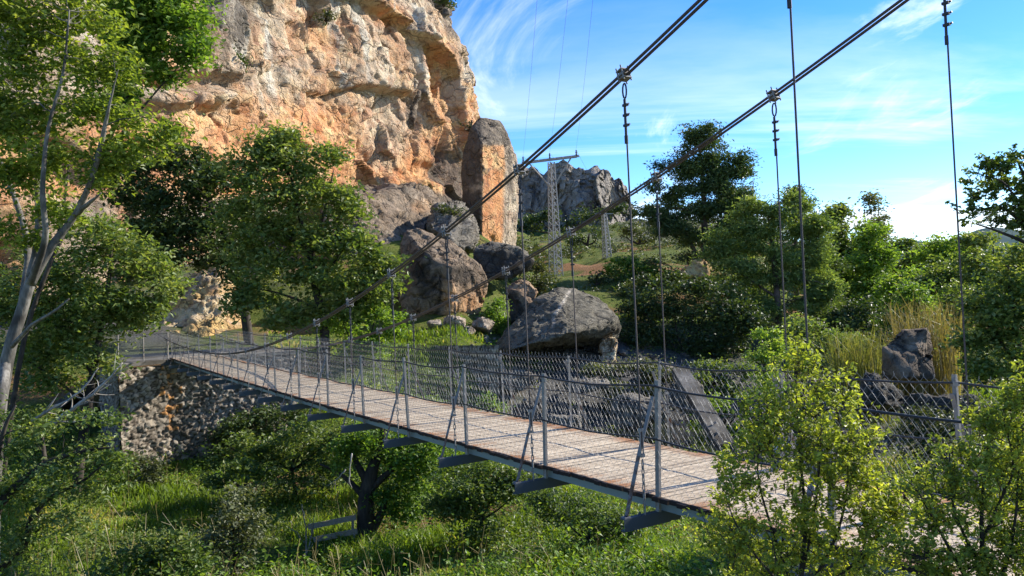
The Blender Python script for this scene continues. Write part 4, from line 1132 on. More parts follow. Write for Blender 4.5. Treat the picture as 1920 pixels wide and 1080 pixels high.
bush('bush', 'dark leafy bush in the shaded grass at the bottom left beside the crooked branches', 17.5, [(300, 1030, 60, 34), (240, 1060, 60, 30), (350, 1065, 60, 26)], 'mid_leaf', dens=6, leaf=10, sig=13, seed=101, tint=.1)
bush('bush', 'grey green weedy bush left of the forked dead twig', 20.5, [(440, 960, 34, 46), (470, 1010, 40, 40), (410, 1020, 36, 36)], 'grey_leaf', dens=6, leaf=9, sig=12, seed=102, tint=-.1)
bush('bush', 'leafy bush behind the shaded grass left of the small tree under the bridge', 27, [(480, 880, 50, 26), (430, 900, 34, 20)], 'mid_leaf', dens=7, leaf=9, sig=11, seed=103, tint=-.05)
# --- trees on the right
tree('pine_tree', 'tall dark umbrella shaped pine on the rise behind the hanging cables', 'pine tree', 80,
     [(1322, 505, .42), (1322, 450, .36), (1320, 390, .28), (1316, 320, .16), (1312, 265, .06)],
     [[(1322, 500, .25), (1298, 462, .2), (1282, 430, .12)], [(1320, 400, .14), (1360, 360, .08), (1385, 320, .04)], [(1320, 410, .14), (1270, 390, .09), (1225, 400, .04)], [(1318, 350, .12), (1280, 320, .06)]],
     [(1308, 256, 38, 24), (1322, 288, 48, 27), (1282, 322, 38, 22), (1346, 320, 41, 24), (1382, 318, 23, 30), (1300, 352, 52, 21), (1366, 352, 41, 22), (1255, 362, 27, 16), (1240, 392, 38, 18), (1300, 395, 52, 21), (1362, 395, 48, 24), (1222, 418, 32, 21), (1270, 425, 46, 21), (1345, 430, 48, 22), (1236, 310, 13, 10), (1390, 375, 32, 30), (1300, 450, 41, 16), (1385, 420, 35, 27), (1370, 465, 41, 24), (1320, 330, 41, 30), (1228, 352, 16, 12), (1352, 290, 23, 17)],
     'pine_leaf', 'bark_pine', 7, 9, 24, 32, flat=.6, seed=20, hollow=.2, tint=.1, aspect=.35, up=.3)
tree('pine_tree', 'broad sunlit pine in front and right of the tall dark pine', 'pine tree', 62,
     [(1462, 640, .3), (1458, 560, .26), (1450, 480, .18), (1440, 400, .06)],
     [[(1458, 560, .12), (1400, 520, .07), (1370, 500, .03)], [(1456, 540, .12), (1510, 490, .07), (1530, 460, .03)]],
     [(1400, 395, 34, 28), (1530, 440, 34, 34), (1550, 500, 34, 40), (1350, 560, 44, 36), (1360, 470, 40, 34), (1440, 395, 36, 24), (1488, 385, 26, 24), (1410, 425, 36, 24), (1465, 430, 50, 28), (1505, 420, 28, 24), (1400, 470, 46, 28), (1470, 480, 60, 30), (1525, 480, 34, 34), (1380, 515, 40, 26), (1440, 530, 60, 30), (1510, 535, 50, 30), (1545, 560, 28, 40), (1480, 575, 60, 26), (1420, 570, 40, 24)],
     'lit_pine', 'bark_pine', 7.5, 9, 20, 28, flat=.5, seed=21, aspect=.35, up=.3)
tree('pine_tree', 'slender dark topped tree poking up behind the sunlit pine', 'pine tree', 72,
     [(1492, 500, .2), (1492, 420, .14), (1493, 360, .05)], [[(1492, 420, .08), (1520, 400, .03)]],
     [(1490, 372, 24, 18), (1470, 392, 26, 18), (1506, 385, 14, 22), (1516, 420, 16, 20), (1488, 430, 40, 34)], 'pine_leaf', 'bark_pine', 7, 8, 18, 26, seed=22, aspect=.4, tint=.15)
tree('pale_tree', 'thin half bare tree between the two pines', 'tree', 88, [(1412, 480, .15), (1412, 400, .1), (1412, 335, .03)], [], [(1412, 350, 12, 24), (1410, 385, 16, 22)], 'grey_leaf', 'bark_grey', 6, 7, 9, 16, seed=23, tint=-.2)
bush('thicket', 'evergreen thicket darkened for shade below the tall pine', 56, [(1190, 565, 34, 28), (1250, 545, 50, 26), (1330, 540, 50, 26), (1225, 590, 50, 40), (1300, 590, 60, 44), (1370, 610, 60, 46), (1200, 640, 44, 36), (1280, 645, 60, 34), (1350, 655, 60, 28), (1400, 600, 40, 50), (1180, 610, 24, 30)],
     'oak_leaf', dens=9, leaf=7, sig=10, seed=24, tint=-.15, cat='thicket')
bush('bush', 'bright lime green young shrub below the sunlit pine', 35, [(1440, 628, 18, 24), (1432, 660, 32, 24), (1452, 660, 22, 24), (1412, 675, 22, 14)], 'fresh_leaf', dens=11, leaf=7, sig=8, seed=25, tint=.35, cat='shrub')
bush('bush', 'round olive green bush at the right foot of the sunlit pine', 52, [(1540, 640, 50, 40), (1500, 625, 40, 30), (1590, 650, 36, 30)], 'lit_pine', dens=9, leaf=7, sig=9, seed=26)
tree('poplar', 'dark green poplar, tallest of the dense trees right of the pines', 'tree', 92,
     [(1582, 580, .2), (1580, 500, .16), (1578, 410, .05)], [], [(1580, 405, 20, 20), (1562, 425, 22, 24), (1590, 440, 34, 30), (1560, 470, 34, 34), (1605, 480, 36, 36), (1570, 520, 44, 40), (1620, 520, 36, 40), (1590, 560, 50, 40)], 'mid_leaf', 'bark_dark', 7.5, 9, 18, 28, seed=27)
tree('poplar', 'pale slim poplar with thin foliage standing against the sky', 'tree', 104,
     [(1648, 560, .16), (1648, 470, .12), (1647, 370, .03)], [[(1648, 500, .06), (1630, 440, .02)], [(1648, 500, .06), (1664, 430, .02)]],
     [(1646, 378, 17, 24), (1638, 412, 24, 30), (1660, 422, 22, 32), (1645, 465, 32, 32), (1624, 430, 15, 20)], 'grey_leaf', 'bark_grey', 6, 8, 16, 20, seed=28, tint=-.1, twigs=.6)
for k, (lab, d, m, lobes, tn) in enumerate([
        ('yellow green tree just right of the dark poplar', 84, 'fresh_leaf', [(1628, 440, 26, 28), (1655, 465, 34, 30), (1610, 480, 34, 32), (1640, 520, 46, 40), (1610, 560, 46, 40)], .1),
        ('low dark tree with a spiky top right of the pale slim poplar', 96, 'mid_leaf', [(1700, 455, 16, 14), (1688, 480, 34, 26), (1722, 485, 30, 26), (1700, 520, 40, 30)], .05),
        ('bright green rounded tree below the pale slim poplar', 66, 'fresh_leaf', [(1680, 530, 44, 34), (1720, 550, 46, 38), (1660, 580, 44, 34)], .15),
        ('mid green rounded tree in the row at the right behind the tan reeds', 62, 'mid_leaf', [(1775, 500, 46, 36), (1760, 545, 50, 36), (1810, 545, 40, 40), (1735, 520, 30, 30)], .2),
        ('dark hollow tree with bare stems left of the tan reeds', 58, 'oak_leaf', [(1600, 600, 44, 40), (1640, 620, 36, 40), (1570, 610, 30, 40)], -.05),
        ('grey green tree in the row under the branching tree at the right', 54, 'mid_leaf', [(1840, 455, 40, 22), (1850, 490, 46, 34), (1890, 490, 40, 26), (1830, 540, 40, 36), (1900, 530, 44, 40)], .3)]):
    xs = np.mean([l[0] for l in lobes]); yb = max(l[1]+l[3] for l in lobes); yt = min(l[1] for l in lobes)
    tree('broadleaf_tree', lab, 'tree', d, [(xs, yb+8, .0022*d), (xs+3, (yb+yt)/2, .0016*d), (xs, yt, .0005*d)], [], lobes, m, 'bark_dark', 7.5, 9.5, 14, 26, seed=30+k, tint=tn, group='trees along the right bank')
tree('branching_tree', 'open branching tree reaching in from the right edge against the sky', 'tree', 15,
     [(2060, 900, .2), (2040, 700, .18), (2010, 560, .14), (1980, 470, .1)],
     [[(1990, 490, .07), (1930, 430, .045), (1880, 390, .03), (1830, 395, .012)], [(1980, 470, .07), (1950, 390, .05), (1920, 330, .03), (1905, 295, .012)], [(1935, 430, .03), (1890, 350, .02), (1850, 330, .01)], [(1985, 480, .05), (1900, 445, .03), (1830, 420, .012)]],
     [(1905, 305, 22, 14), (1870, 325, 30, 14), (1835, 340, 18, 12), (1890, 360, 38, 14), (1845, 375, 28, 10), (1910, 395, 28, 20), (1840, 405, 34, 10), (1885, 430, 44, 14), (1960, 350, 40, 60), (1990, 430, 50, 50), (1812, 425, 16, 6)],
     'mid_leaf', 'bark_dark', 10.5, 16, 12, 20, seed=40, twigs=1.0, hollow=.2, shoot=26, tint=.15)
tree('broadleaf_tree', 'large leafy tree at the right edge above the wire fence', 'tree', 21,
     [(1930, 830, .14), (1920, 720, .12), (1900, 600, .08), (1890, 500, .03)], [[(1915, 690, .06), (1860, 620, .04), (1840, 560, .02)]],
     [(1870, 560, 60, 45), (1905, 500, 50, 40), (1850, 620, 56, 45), (1910, 610, 50, 50), (1870, 680, 60, 40), (1840, 700, 36, 30), (1940, 560, 50, 80), (1930, 700, 50, 50), (1815, 660, 26, 30)],
     'mid_leaf', 'bark_dark', 10, 12, 7, 25, seed=41, tint=.28)
# hillside shrubs
for k, (lab, d, m, lobes, tn) in enumerate([
        ('bright green spreading bush below the second lattice pole', 78, 'fresh_leaf', [(1175, 500, 40, 20), (1215, 515, 40, 18), (1160, 520, 30, 16)], -.1),
        ('round dark bush at the foot of the second lattice pole', 76, 'scrub_leaf', [(1118, 525, 18, 12)], 0),
        ('grey green bush left of the lattice tower foot', 68, 'scrub_leaf', [(1005, 505, 26, 22), (1020, 530, 20, 14), (1000, 540, 22, 14)], .2),
        ('small bright bush between the brown block and the grey slab', 52, 'fresh_leaf', [(928, 580, 22, 28), (935, 605, 20, 16)], 0),
        ('dark bush on the ledge of the cliff', 74, 'oak_leaf', [(415, 105, 36, 30), (440, 125, 24, 20), (395, 130, 26, 14)], -.1),
        ('dark bush overhanging the upper left ledge of the cliff', 69.5, 'oak_leaf', [(320, 235, 24, 14), (350, 245, 20, 16)], -.1),
        ('small scrub on the rock shelf below the cliff', 72, 'scrub_leaf', [(845, 400, 16, 10), (865, 415, 14, 8), (830, 395, 12, 8)], .2)]):
    bush('bush', lab, d, lobes, m, dens=14, leaf=6.5, sig=8, seed=50+k, tint=tn, stems=3, base='ledge' if 'ledge' in lab else None)
bush('bush', 'low grey green bush on the far bank seen through the fence beside the grey slab', 46, [(1150, 690, 50, 14), (1110, 700, 30, 12), (1200, 695, 30, 12)], 'grey_leaf', dens=11, leaf=6.5, sig=8, seed=60)
bush('bush', 'bright bush behind the fence between the grey slab and the round tree', 32, [(918, 742, 18, 20), (905, 760, 16, 14), (930, 765, 14, 14)], 'fresh_leaf', dens=11, leaf=7, sig=8, seed=61, tint=.1)
bush('bush', 'grassy green bush on the bank behind the concrete beam', 40, [(1390, 745, 50, 20), (1350, 760, 40, 18), (1310, 790, 34, 20)], 'fresh_leaf', dens=9, leaf=7, sig=9, seed=62, tint=.15)
bush('bush', 'leafy bush behind the deck left of the river stones', 34, [(835, 725, 30, 26), (800, 715, 26, 24), (770, 730, 26, 24)], 'mid_leaf', dens=9, leaf=7.5, sig=9, seed=63, tint=.1)
bush('bush', 'tangled dark bush behind the blue grey fence post', 24, [(1760, 800, 50, 40), (1720, 830, 40, 36), (1830, 800, 50, 50)], 'scrub_leaf', dens=7, leaf=8, sig=11, seed=64)
bush('thicket', 'dark scrub along the foot of the skyline crag', 270, [(1000, 415, 34, 16), (1040, 410, 34, 18), (1085, 405, 34, 18), (1130, 398, 30, 14), (980, 430, 30, 12), (1165, 390, 20, 10), (1060, 428, 40, 10)], 'oak_leaf', dens=12, leaf=6, sig=7, seed=65, tint=0, cat='scrub', twigs=0, base='slope')
for k, (lab, d, m, lobes, tn) in enumerate([
        ('tuft of dark shrub on the skyline edge of the cliff', 116, 'oak_leaf', [(838, 4, 14, 12), (826, -8, 16, 12)], 0),
        ('small dark shrub rooted in the face of the cliff above the big round tree', 88, 'scrub_leaf', [(615, 30, 10, 8), (606, 38, 8, 6)], 0),
        ('thin shrub on the cliff edge beside the top of the spire', 117, 'scrub_leaf', [(878, 236, 8, 7), (884, 244, 8, 6)], 0),
        ('pale shrub on the lower ledge of the cliff over the rock shelf', 88, 'scrub_leaf', [(752, 362, 16, 8), (780, 356, 14, 7)], .25)]):
    bush('bush', lab, d, lobes, m, dens=16, leaf=6, sig=6, seed=120+k, tint=tn, stems=3, base='ledge')
for k, (lab, d, m, lobes, tn) in enumerate([
        ('dark round shrub highest on the hillside left of the tall pine', 190, 'scrub_leaf', [(1190, 398, 22, 12), (1225, 392, 20, 10)], -.15),
        ('dark shrub on the hillside under the slim lattice pole', 125, 'oak_leaf', [(1085, 452, 24, 12), (1120, 445, 20, 10)], 0),
        ('wide grey green shrub halfway up the hillside right of the slim pole', 130, 'scrub_leaf', [(1180, 440, 34, 12), (1220, 450, 28, 12)], .1),
        ('dark shrub patch beneath the tall pine', 78, 'oak_leaf', [(1240, 500, 34, 16), (1290, 480, 24, 12), (1370, 500, 40, 20)], 0),
        ('olive shrub on the grassy slope right of the lattice tower foot', 84, 'scrub_leaf', [(1085, 545, 26, 12)], .2)]):
    bush('bush', lab, d, lobes, m, dens=14, leaf=6, sig=7, seed=130+k, tint=tn, stems=3, base='slope' if d > 100 else None)
tree('pine_tree', 'mid sized pine filling the gap left of the dark poplar', 'pine tree', 67,
     [(1545, 640, .2), (1548, 540, .15), (1548, 440, .05)], [], [(1548, 445, 16, 20), (1535, 480, 28, 24), (1562, 500, 26, 26), (1530, 530, 34, 28), (1565, 560, 34, 30), (1540, 600, 40, 34)], 'pine_leaf', 'bark_pine', 7, 8, 16, 26, seed=140, aspect=.4, tint=.2)
for k, (lab, d, m, lobes, tn) in enumerate([
        ('tall light green tree behind the tan reeds', 47, 'fresh_leaf', [(1700, 560, 40, 34), (1680, 600, 40, 34), (1740, 590, 44, 40), (1720, 620, 44, 30)], .0),
        ('dense mid green tree between the tan reeds and the tree at the right edge', 44, 'mid_leaf', [(1800, 570, 40, 40), (1790, 620, 34, 40), (1830, 600, 30, 40)], .15),
        ('bright feathery tree in the row right of the low spiky tree', 72, 'fresh_leaf', [(1765, 455, 24, 18), (1745, 480, 36, 28), (1800, 465, 36, 26), (1775, 500, 44, 30)], .1)]):
    xs = np.mean([l[0] for l in lobes]); yb = max(l[1]+l[3] for l in lobes); yt = min(l[1] for l in lobes)
    tree('broadleaf_tree', lab, 'tree', d, [(xs, yb+8, .0022*d), (xs+3, (yb+yt)/2, .0016*d), (xs, yt, .0005*d)], [], lobes, m, 'bark_dark', 7.5, 9.5, 13, 26, seed=150+k, tint=tn, group='trees along the right bank')
for k, (lab, d, m, lobes, tn) in enumerate([
        ('low dark bush on the bank under the evergreen thicket, seen just above the fence', 47, 'scrub_leaf', [(1200, 690, 44, 18), (1250, 700, 44, 18)], .1),
        ('low leafy bush on the bank right of the concrete beam, seen just above the fence', 46, 'mid_leaf', [(1320, 695, 44, 16), (1390, 700, 40, 18)], .1),
        ('straggling bush on the bank behind the top of the yellow green bush', 42, 'scrub_leaf', [(1480, 715, 50, 20), (1550, 725, 44, 18)], .2)]):
    bush('bush', lab, d, lobes, m, dens=13, leaf=7, sig=9, seed=160+k, tint=tn, stems=3)
for k, (lab, d, m, lobes, tn) in enumerate([
        ('wide dark thicket on the slope left of the orange outcrop at the pine foot', 70, 'oak_leaf', [(1205, 540, 40, 20), (1245, 525, 36, 18), (1170, 555, 30, 16)], .05),
        ('olive bush right of the orange outcrop at the pine foot', 68, 'lit_pine', [(1375, 510, 40, 26), (1410, 540, 36, 26)], -.1),
        ('leafy bush on the slope right above the grey slab', 62, 'mid_leaf', [(1180, 600, 30, 18), (1215, 585, 30, 16)], .1)]):
    bush('bush', lab, d, lobes, m, dens=13, leaf=7, sig=9, seed=170+k, tint=tn, stems=3)
# reeds
def reeds(name, label, d, boxes, m, n, seed, lean=.1):
    rs = np.random.default_rng(seed); k = d/F_PX
    Vs = []; tint = []
    for (x0, x1, yb, yt) in boxes:
        for i in range(n):
            x = rs.uniform(x0, x1); dd = d+rs.normal()*.5
            b = at(x, yb+rs.normal()*4, dd); b[2] = max(min(b[2], gz(b[0], b[1])+.6), gz(b[0], b[1])-.1)
            tz = at(x, yt+rs.random()**2*(yb-yt)*.75, dd)
            h = tz[2]-b[2]
            a = rs.normal(size=2)*lean*h
            mid = b+np.array([a[0]*.3, a[1]*.3, h*.6]); top = b+np.array([a[0], a[1], h])
            w = .7*k*rs.uniform(.8, 1.8); th = rs.uniform(0, 6.28); wv = np.array([math.cos(th), math.sin(th), 0])*w
            Vs.append([b-wv, b+wv, mid+wv*.8, mid-wv*.8]); Vs.append([mid-wv*.8, mid+wv*.8, top+wv*.15, top-wv*.15]); tt = rs.random(); tint += [tt, tt]
            for _ in range(3):
                f = rs.uniform(.3, .95); p = b+(top-b)*f; u = rs.normal(size=3); u[2] = abs(u[2])*.8; u /= np.linalg.norm(u); ln = h*rs.uniform(.12, .28)
                Vs.append([p-wv*.6, p+wv*.6, p+u*ln+wv*.1, p+u*ln-wv*.1]); tint.append(min(1, tt*.8+rs.random()*.3))
    V = np.array(Vs).reshape(-1, 3)
    o = link(name, np_mesh(name, V, np.arange(len(V)).reshape(-1, 4), [MAT[m]], False, {'tint': ('FACE', np.array(tint))}))
    return tag(o, label, 'reeds')
reeds('reed_clump', 'tall tan dry reed clump behind the dark rock stump', 36, [(1685, 1800, 715, 565)], 'reed_leaf', 420, 71)
MAT['green_reed'] = leaf_mat('green_reed_leaf', (.1, .12, .03), (.2, .21, .06), (.32, .28, .12), .3)
reeds('reed_clump', 'yellow green reed clump left of the dark rock stump', 37, [(1565, 1665, 715, 622)], 'green_reed', 330, 72)
# the bushes right in front of the camera
def near_bush(label, d, lobes, stems, seed, tint):
    rs = np.random.default_rng(seed)
    lobes = [(l[0], l[1], l[2]*.92, l[3]*.92) for l in lobes]
    for l in list(lobes):
        for _ in range(3):
            a = rs.uniform(-.2, math.pi+.2); f = rs.uniform(.85, 1.15)
            lobes.append((l[0]+l[2]*math.cos(a)*f, l[1]-l[3]*math.sin(a)*f, rs.uniform(6, 14), rs.uniform(14, 30)))
    return tree('bush', label, 'bush', d, stems[0], stems[1:], lobes, 'gold_leaf', 'bark_dark', 10.5, 26, 3.7, 22, seed=seed, tint=tint+.14, twigs=1.0, hollow=.1, flat=.8, shoot=42, crown='foliage', up=.35)
near_bush('yellow green bush with fine dark stems hiding the near end of the deck', 4.7,
          [(1490, 715, 60, 40), (1560, 760, 55, 42), (1450, 780, 60, 44), (1520, 830, 90, 50), (1590, 850, 60, 45), (1430, 870, 70, 50), (1500, 920, 85, 50), (1390, 930, 50, 40), (1590, 940, 60, 50), (1440, 1010, 90, 50), (1560, 1020, 90, 50), (1370, 1030, 50, 50), (1660, 1000, 60, 60), (1630, 930, 40, 40), (1480, 1080, 110, 40), (1610, 1080, 90, 40), (1690, 980, 40, 40)],
          [[(1500, 1250, .02), (1500, 1100, .014), (1510, 980, .01), (1500, 850, .006), (1490, 700, .003)], [(1500, 1150, .01), (1450, 1000, .008), (1420, 880, .005), (1440, 760, .003)], [(1510, 1150, .011), (1570, 1000, .008), (1590, 870, .005), (1560, 740, .003)],
           [(1495, 1150, .009), (1400, 1020, .006), (1360, 930, .003)], [(1520, 1150, .01), (1640, 1020, .007), (1670, 900, .003)], [(1505, 1100, .008), (1530, 940, .006), (1540, 800, .003)]], 81, .06)
near_bush('yellow green bush with tangled stems in the lower right corner', 3.7,
          [(1880, 800, 50, 36), (1910, 830, 50, 50), (1810, 880, 50, 36), (1850, 900, 80, 50), (1740, 940, 70, 40), (1900, 960, 60, 60), (1800, 1000, 90, 50), (1720, 1040, 70, 50), (1880, 1050, 90, 50), (1740, 1085, 90, 40), (1850, 1090, 90, 40), (1940, 1040, 60, 60), (1940, 760, 40, 40), (1960, 900, 50, 100)],
          [[(1860, 1300, .018), (1850, 1120, .012), (1840, 980, .009), (1850, 860, .005), (1860, 770, .003)], [(1850, 1150, .01), (1770, 1010, .007), (1720, 920, .003)], [(1855, 1150, .01), (1900, 1000, .007), (1910, 850, .003)], [(1845, 1100, .009), (1790, 960, .006), (1780, 850, .003)],
           [(1840, 1000, .007), (1880, 930, .006), (1900, 880, .005), (1890, 820, .003)]], 82, -.05)

# --- grass, undergrowth and hillside scrub: nobody could count them
def scatter_grass():
    rs = np.random.default_rng(91)
    N = 330000
    d = 16+(rs.random(N)**1.5)*34; x = rs.uniform(-300, 2300, N)
    r = (x-960)/F_PX*d
    X = CAM[0]+r*math.cos(YAW)+d*math.sin(YAW); Y = CAM[1]-r*math.sin(YAW)+d*math.cos(YAW)
    P = np.stack([X, Y, X*0], -1)
    dens = fbm(P, 2.6, 4, 92); dry = fbm(P, 3.8, 4, 93)
    keep = (rs.random(N) < (.22+.78*sst(-.45, .1, dens)))
    keep &= ~((x > 900) & (x < 1800) & (d > 31)) & ~((x > 215) & (x < 500) & (d > 34.3)) & ~((x < 220) & (d > 36.5))
    keep |= (x > 720) & (x < 960) & (d > 47) & (rs.random(N) < .7)
    X, Y, d, dens, dry = X[keep], Y[keep], d[keep], dens[keep], dry[keep]
    N = len(X); Z = ground_z(X, Y)
    h = (.10+.5*sst(-.1, .5, dens)*rs.random(N))*(1+.5*sst(28, 18, d))
    th = rs.uniform(0, 6.28, N); w = (.010+.012*rs.random(N))*(.7+d/34)
    wv = np.stack([np.cos(th)*w, np.sin(th)*w, th*0], -1)
    la = rs.uniform(0, 6.28, N); ln = h*rs.uniform(.1, .7, N)
    lv = np.stack([np.cos(la)*ln, np.sin(la)*ln, 0*ln], -1)
    B = np.stack([X, Y, Z-.03], -1); up = np.stack([0*h, 0*h, h], -1)
    M1 = B+up*.6+lv*.3; T = B+up*(1-.25*rs.random(N))[:, None]+lv
    V = np.stack([B-wv, B+wv, M1+wv*.8, M1-wv*.8, T], 1).reshape(-1, 3)
    i = np.arange(N)*5
    Q = np.concatenate([np.stack([i, i+1, i+2], -1), np.stack([i, i+2, i+3], -1), np.stack([i+3, i+2, i+4], -1)])
    tt = np.clip(.36+.55*sst(.0, .5, dry)+.22*rs.normal(size=N), 0, 1)
    o = link('grass', np_mesh('grass', V, Q, [MAT['grass_leaf']], False, {'tint': ('FACE', np.tile(tt, 3))}))
    tag(o, 'tall green and straw coloured grass on the valley floor', kind='stuff')
scatter_grass()
def scatter_leaves(name, label, N, xr, dr, clump, per, size, hgt, m, seed, mask=None, tint=0.0, rough=0.0, power=1.0):
    rs = np.random.default_rng(seed)
    d = dr[0]+rs.random(N)**power*(dr[1]-dr[0]); x = rs.uniform(xr[0], xr[1], N)
    r = (x-960)/F_PX*d
    X = CAM[0]+r*math.cos(YAW)+d*math.sin(YAW); Y = CAM[1]-r*math.sin(YAW)+d*math.cos(YAW)
    P = np.stack([X, Y, X*0], -1); n = fbm(P, clump, 4, seed)
    keep = rs.random(N) < sst(-.05, .3, n)
    if mask is not None: keep &= mask(x, d)
    X, Y, d, n = X[keep], Y[keep], d[keep], n[keep]; Z = ground_z(X, Y)
    k = d/F_PX if rough else np.full(len(d), 1.0)
    m_ = rs.poisson(per, len(X)).clip(4); idx = np.repeat(np.arange(len(X)), m_)
    hh = hgt*(.5+1.2*sst(0, .5, n)*rs.random(len(X)))*(k*rough if rough else 1)
    C = np.stack([X, Y, Z], -1)[idx]
    g = rs.normal(size=(len(idx), 3))
    C = C+np.stack([g[:, 0]*hh[idx]*.55, g[:, 1]*hh[idx]*.55, np.abs(g[:, 2])*hh[idx]*.55], -1)
    s = size*(.6+.8*rs.random(len(idx)))*(k[idx]*rough if rough else 1)
    t = (.4+.25*rs.normal(size=len(X)))[idx]+.15*rs.normal(size=len(idx))+tint
    o = link(name, leaves_mesh(name, C, s, t, MAT[m], .5, .6, None, rs))
    tag(o, label, kind='stuff')
OKF = lambda x, d: ~((x > 555) & (x < 690) & (d > 20.8) & (d < 24.3)) & ~((x > 880) & (x < 1800) & (d > 30)) & ~((x > 215) & (x < 480) & (d > 34)) & ~((x < 220) & (d > 36))
scatter_leaves('undergrowth', 'leafy herbs and low brambles covering the valley floor', 13000, (-300, 2400), (15.5, 36), 2.0, 22, .09, .5, 'mid_leaf', 95, OKF, .16, power=1.4)
scatter_leaves('bramble_cover', 'bright bramble and nettle patches among the grass', 6000, (-300, 2400), (16, 34), 3.1, 26, .11, .62, 'fresh_leaf', 195, OKF, .0, power=1.4)
scatter_leaves('bank_weeds', 'light green weeds on the banks behind the bridge', 1500, (640, 1760), (40, 64), 5, 14, .16, .5, 'fresh_leaf', 96, lambda x, d: (d > 46+np.maximum(0, (x-950)*.02)), 0)
scatter_leaves('river_weeds', 'tufts of weeds among the river stones', 900, (900, 1800), (31, 58), 4, 16, .13, .4, 'mid_leaf', 196, None, .15)
scatter_leaves('hillside_scrub', 'low grey green scrub dotted over the hillside', 5200, (890, 1760), (64, 290), 14, 18, 5, 13, 'scrub_leaf', 97, lambda x, d: ~((x < 890) & (d > 74)) & ~((x > 1035) & (x < 1150) & (d > 72) & (d < 125)), -.05, 1.0, 1.3)
scatter_leaves('far_trees', 'mass of trees filling the valley beyond the right bank', 2000, (1560, 3600), (75, 300), 30, 40, 7, 32, 'mid_leaf', 98, None, .15, 1.0, 1.5)
def stalks():
    rs = np.random.default_rng(77); V = []; tt = []
    for _ in range(900):
        d = 16+rs.random()**1.4*18; x = rs.uniform(0, 1700)
        p = at(x, 600, d); p[2] = gz(p[0], p[1])-.03
        h = rs.uniform(.4, 1.15); q = p+np.array([rs.normal()*.22*h, rs.normal()*.22*h, h]); w = np.array([.008, .006, 0])*rs.uniform(.7, 1.6)
        V.append([p-w, p+w, q+w*.4, q-w*.4]); tt.append(rs.random())
        for _ in range(rs.integers(0, 5)):
            f = rs.uniform(.45, 1); b = p+(q-p)*f; u = rs.normal(size=3)*.16*h; u[2] = abs(u[2]); V.append([b-w*.6, b+w*.6, b+u+w*.8, b+u-w*.8]); tt.append(rs.random())
    V = np.array(V).reshape(-1, 3)
    tag(link('dead_stalks', np_mesh('dead_stalks', V, np.arange(len(V)).reshape(-1, 4), [MAT['reed_leaf']], False, {'tint': ('FACE', np.array(tt))})), 'dry straw coloured stalks standing in the grass', kind='stuff')
stalks()
# ------------------------------------------------------------------ pylons
def lattice(root, base, top, w0, w1, n):
    base = np.array(base, float); top = np.array(top, float)
    mb = MB()
    def cor(t, i, j): return base+(top-base)*t+np.array([i*(w0+(w1-w0)*t)/2, j*(w0+(w1-w0)*t)/2, 0])
    sq = [(-1, -1), (1, -1), (1, 1), (-1, 1)]
    for i, j in sq: mb.bar(cor(0, i, j), cor(1, i, j), .10, .10)
    for k in range(n):
        t0, t1 = k/n, (k+1)/n
        for q in range(4):
            a, b = sq[q], sq[(q+1) % 4]
            mb.bar(cor(t0, *a), cor(t1, *b), .05, .05); mb.bar(cor(t0, *b), cor(t1, *a), .05, .05); mb.bar(cor(t1, *a), cor(t1, *b), .045, .045)
    mb.build('mast', MAT['tower'], root)
    return mb
D1, D2 = 96., 120.
b1 = foot(1045, D1, .4); tw = empty('lattice_tower', b1, 'pale steel lattice pylon with a wide crossarm in front of the crag', 'pylon')
t1 = at(1034, 304, D1)
lattice(tw, b1, (b1[0]*.3+t1[0]*.7, b1[1]*.3+t1[1]*.7, t1[2]), 1.2, .55, 18)
top1 = np.array([b1[0]*.3+t1[0]*.7, b1[1]*.3+t1[1]*.7, t1[2]])
mb = MB(); e0, e1 = at(978, 307, D1), at(1084, 294, D1); mid = (e0+e1)/2
for dz, o_ in ((0, .25), (0, -.25), (.45, 0)):
    mb.bar(e0+np.array([0, o_, dz*.4]), e1+np.array([0, o_, dz*.4]), .12, .12)
for k in range(14):
    p, q = e0+(e1-e0)*k/14, e0+(e1-e0)*(k+1)/14
    mb.bar(p+np.array([0, .25 if k % 2 else -.25, 0]), q+np.array([0, -.25 if k % 2 else .25, .15]), .07, .07)
for e in (e0*.75+mid*.25, e1*.75+mid*.25): mb.bar(top1+np.array([0, 0, -3.2]), e, .12, .12)
mb.build('crossarm', MAT['tower'], tw)
t = NT('glazed_insulator'); MAT['insul'] = t.done((.06, .05, .05), .25)
INS = []
for f in (.03, .5, .97):
    p = e0+(e1-e0)*f
    mb = MB()
    mb.tube([p+np.array([0, 0, .05+.1*k]) for k in range(9)], [.05, .14, .05, .14, .05, .14, .05, .12, .03], 8)
    mb.build('insulator', MAT['insul'], tw); INS.append(p+np.array([0, 0, .9]))
b2 = foot(1143, D2, .5); tp = empty('lattice_pole', b2, 'slim weathered lattice pole on the slope right of the pylon', 'pylon')
t2 = at(1130, 402, D2); top2 = np.array([(b2[0]+t2[0])/2, (b2[1]+t2[1])/2, t2[2]])
lattice(tp, b2, top2, 1.0, .5, 14)
mb = MB(); f0, f1_ = top2+np.array([-1.4, .3, .1]), top2+np.array([1.4, -.3, .1])
mb.bar(f0, f1_, .14, .14); mb.build('crossarm', MAT['tower'], tp)
t = NT('thin_wire'); MAT['thin'] = t.done((.12, .12, .13), .5, metal=.3)
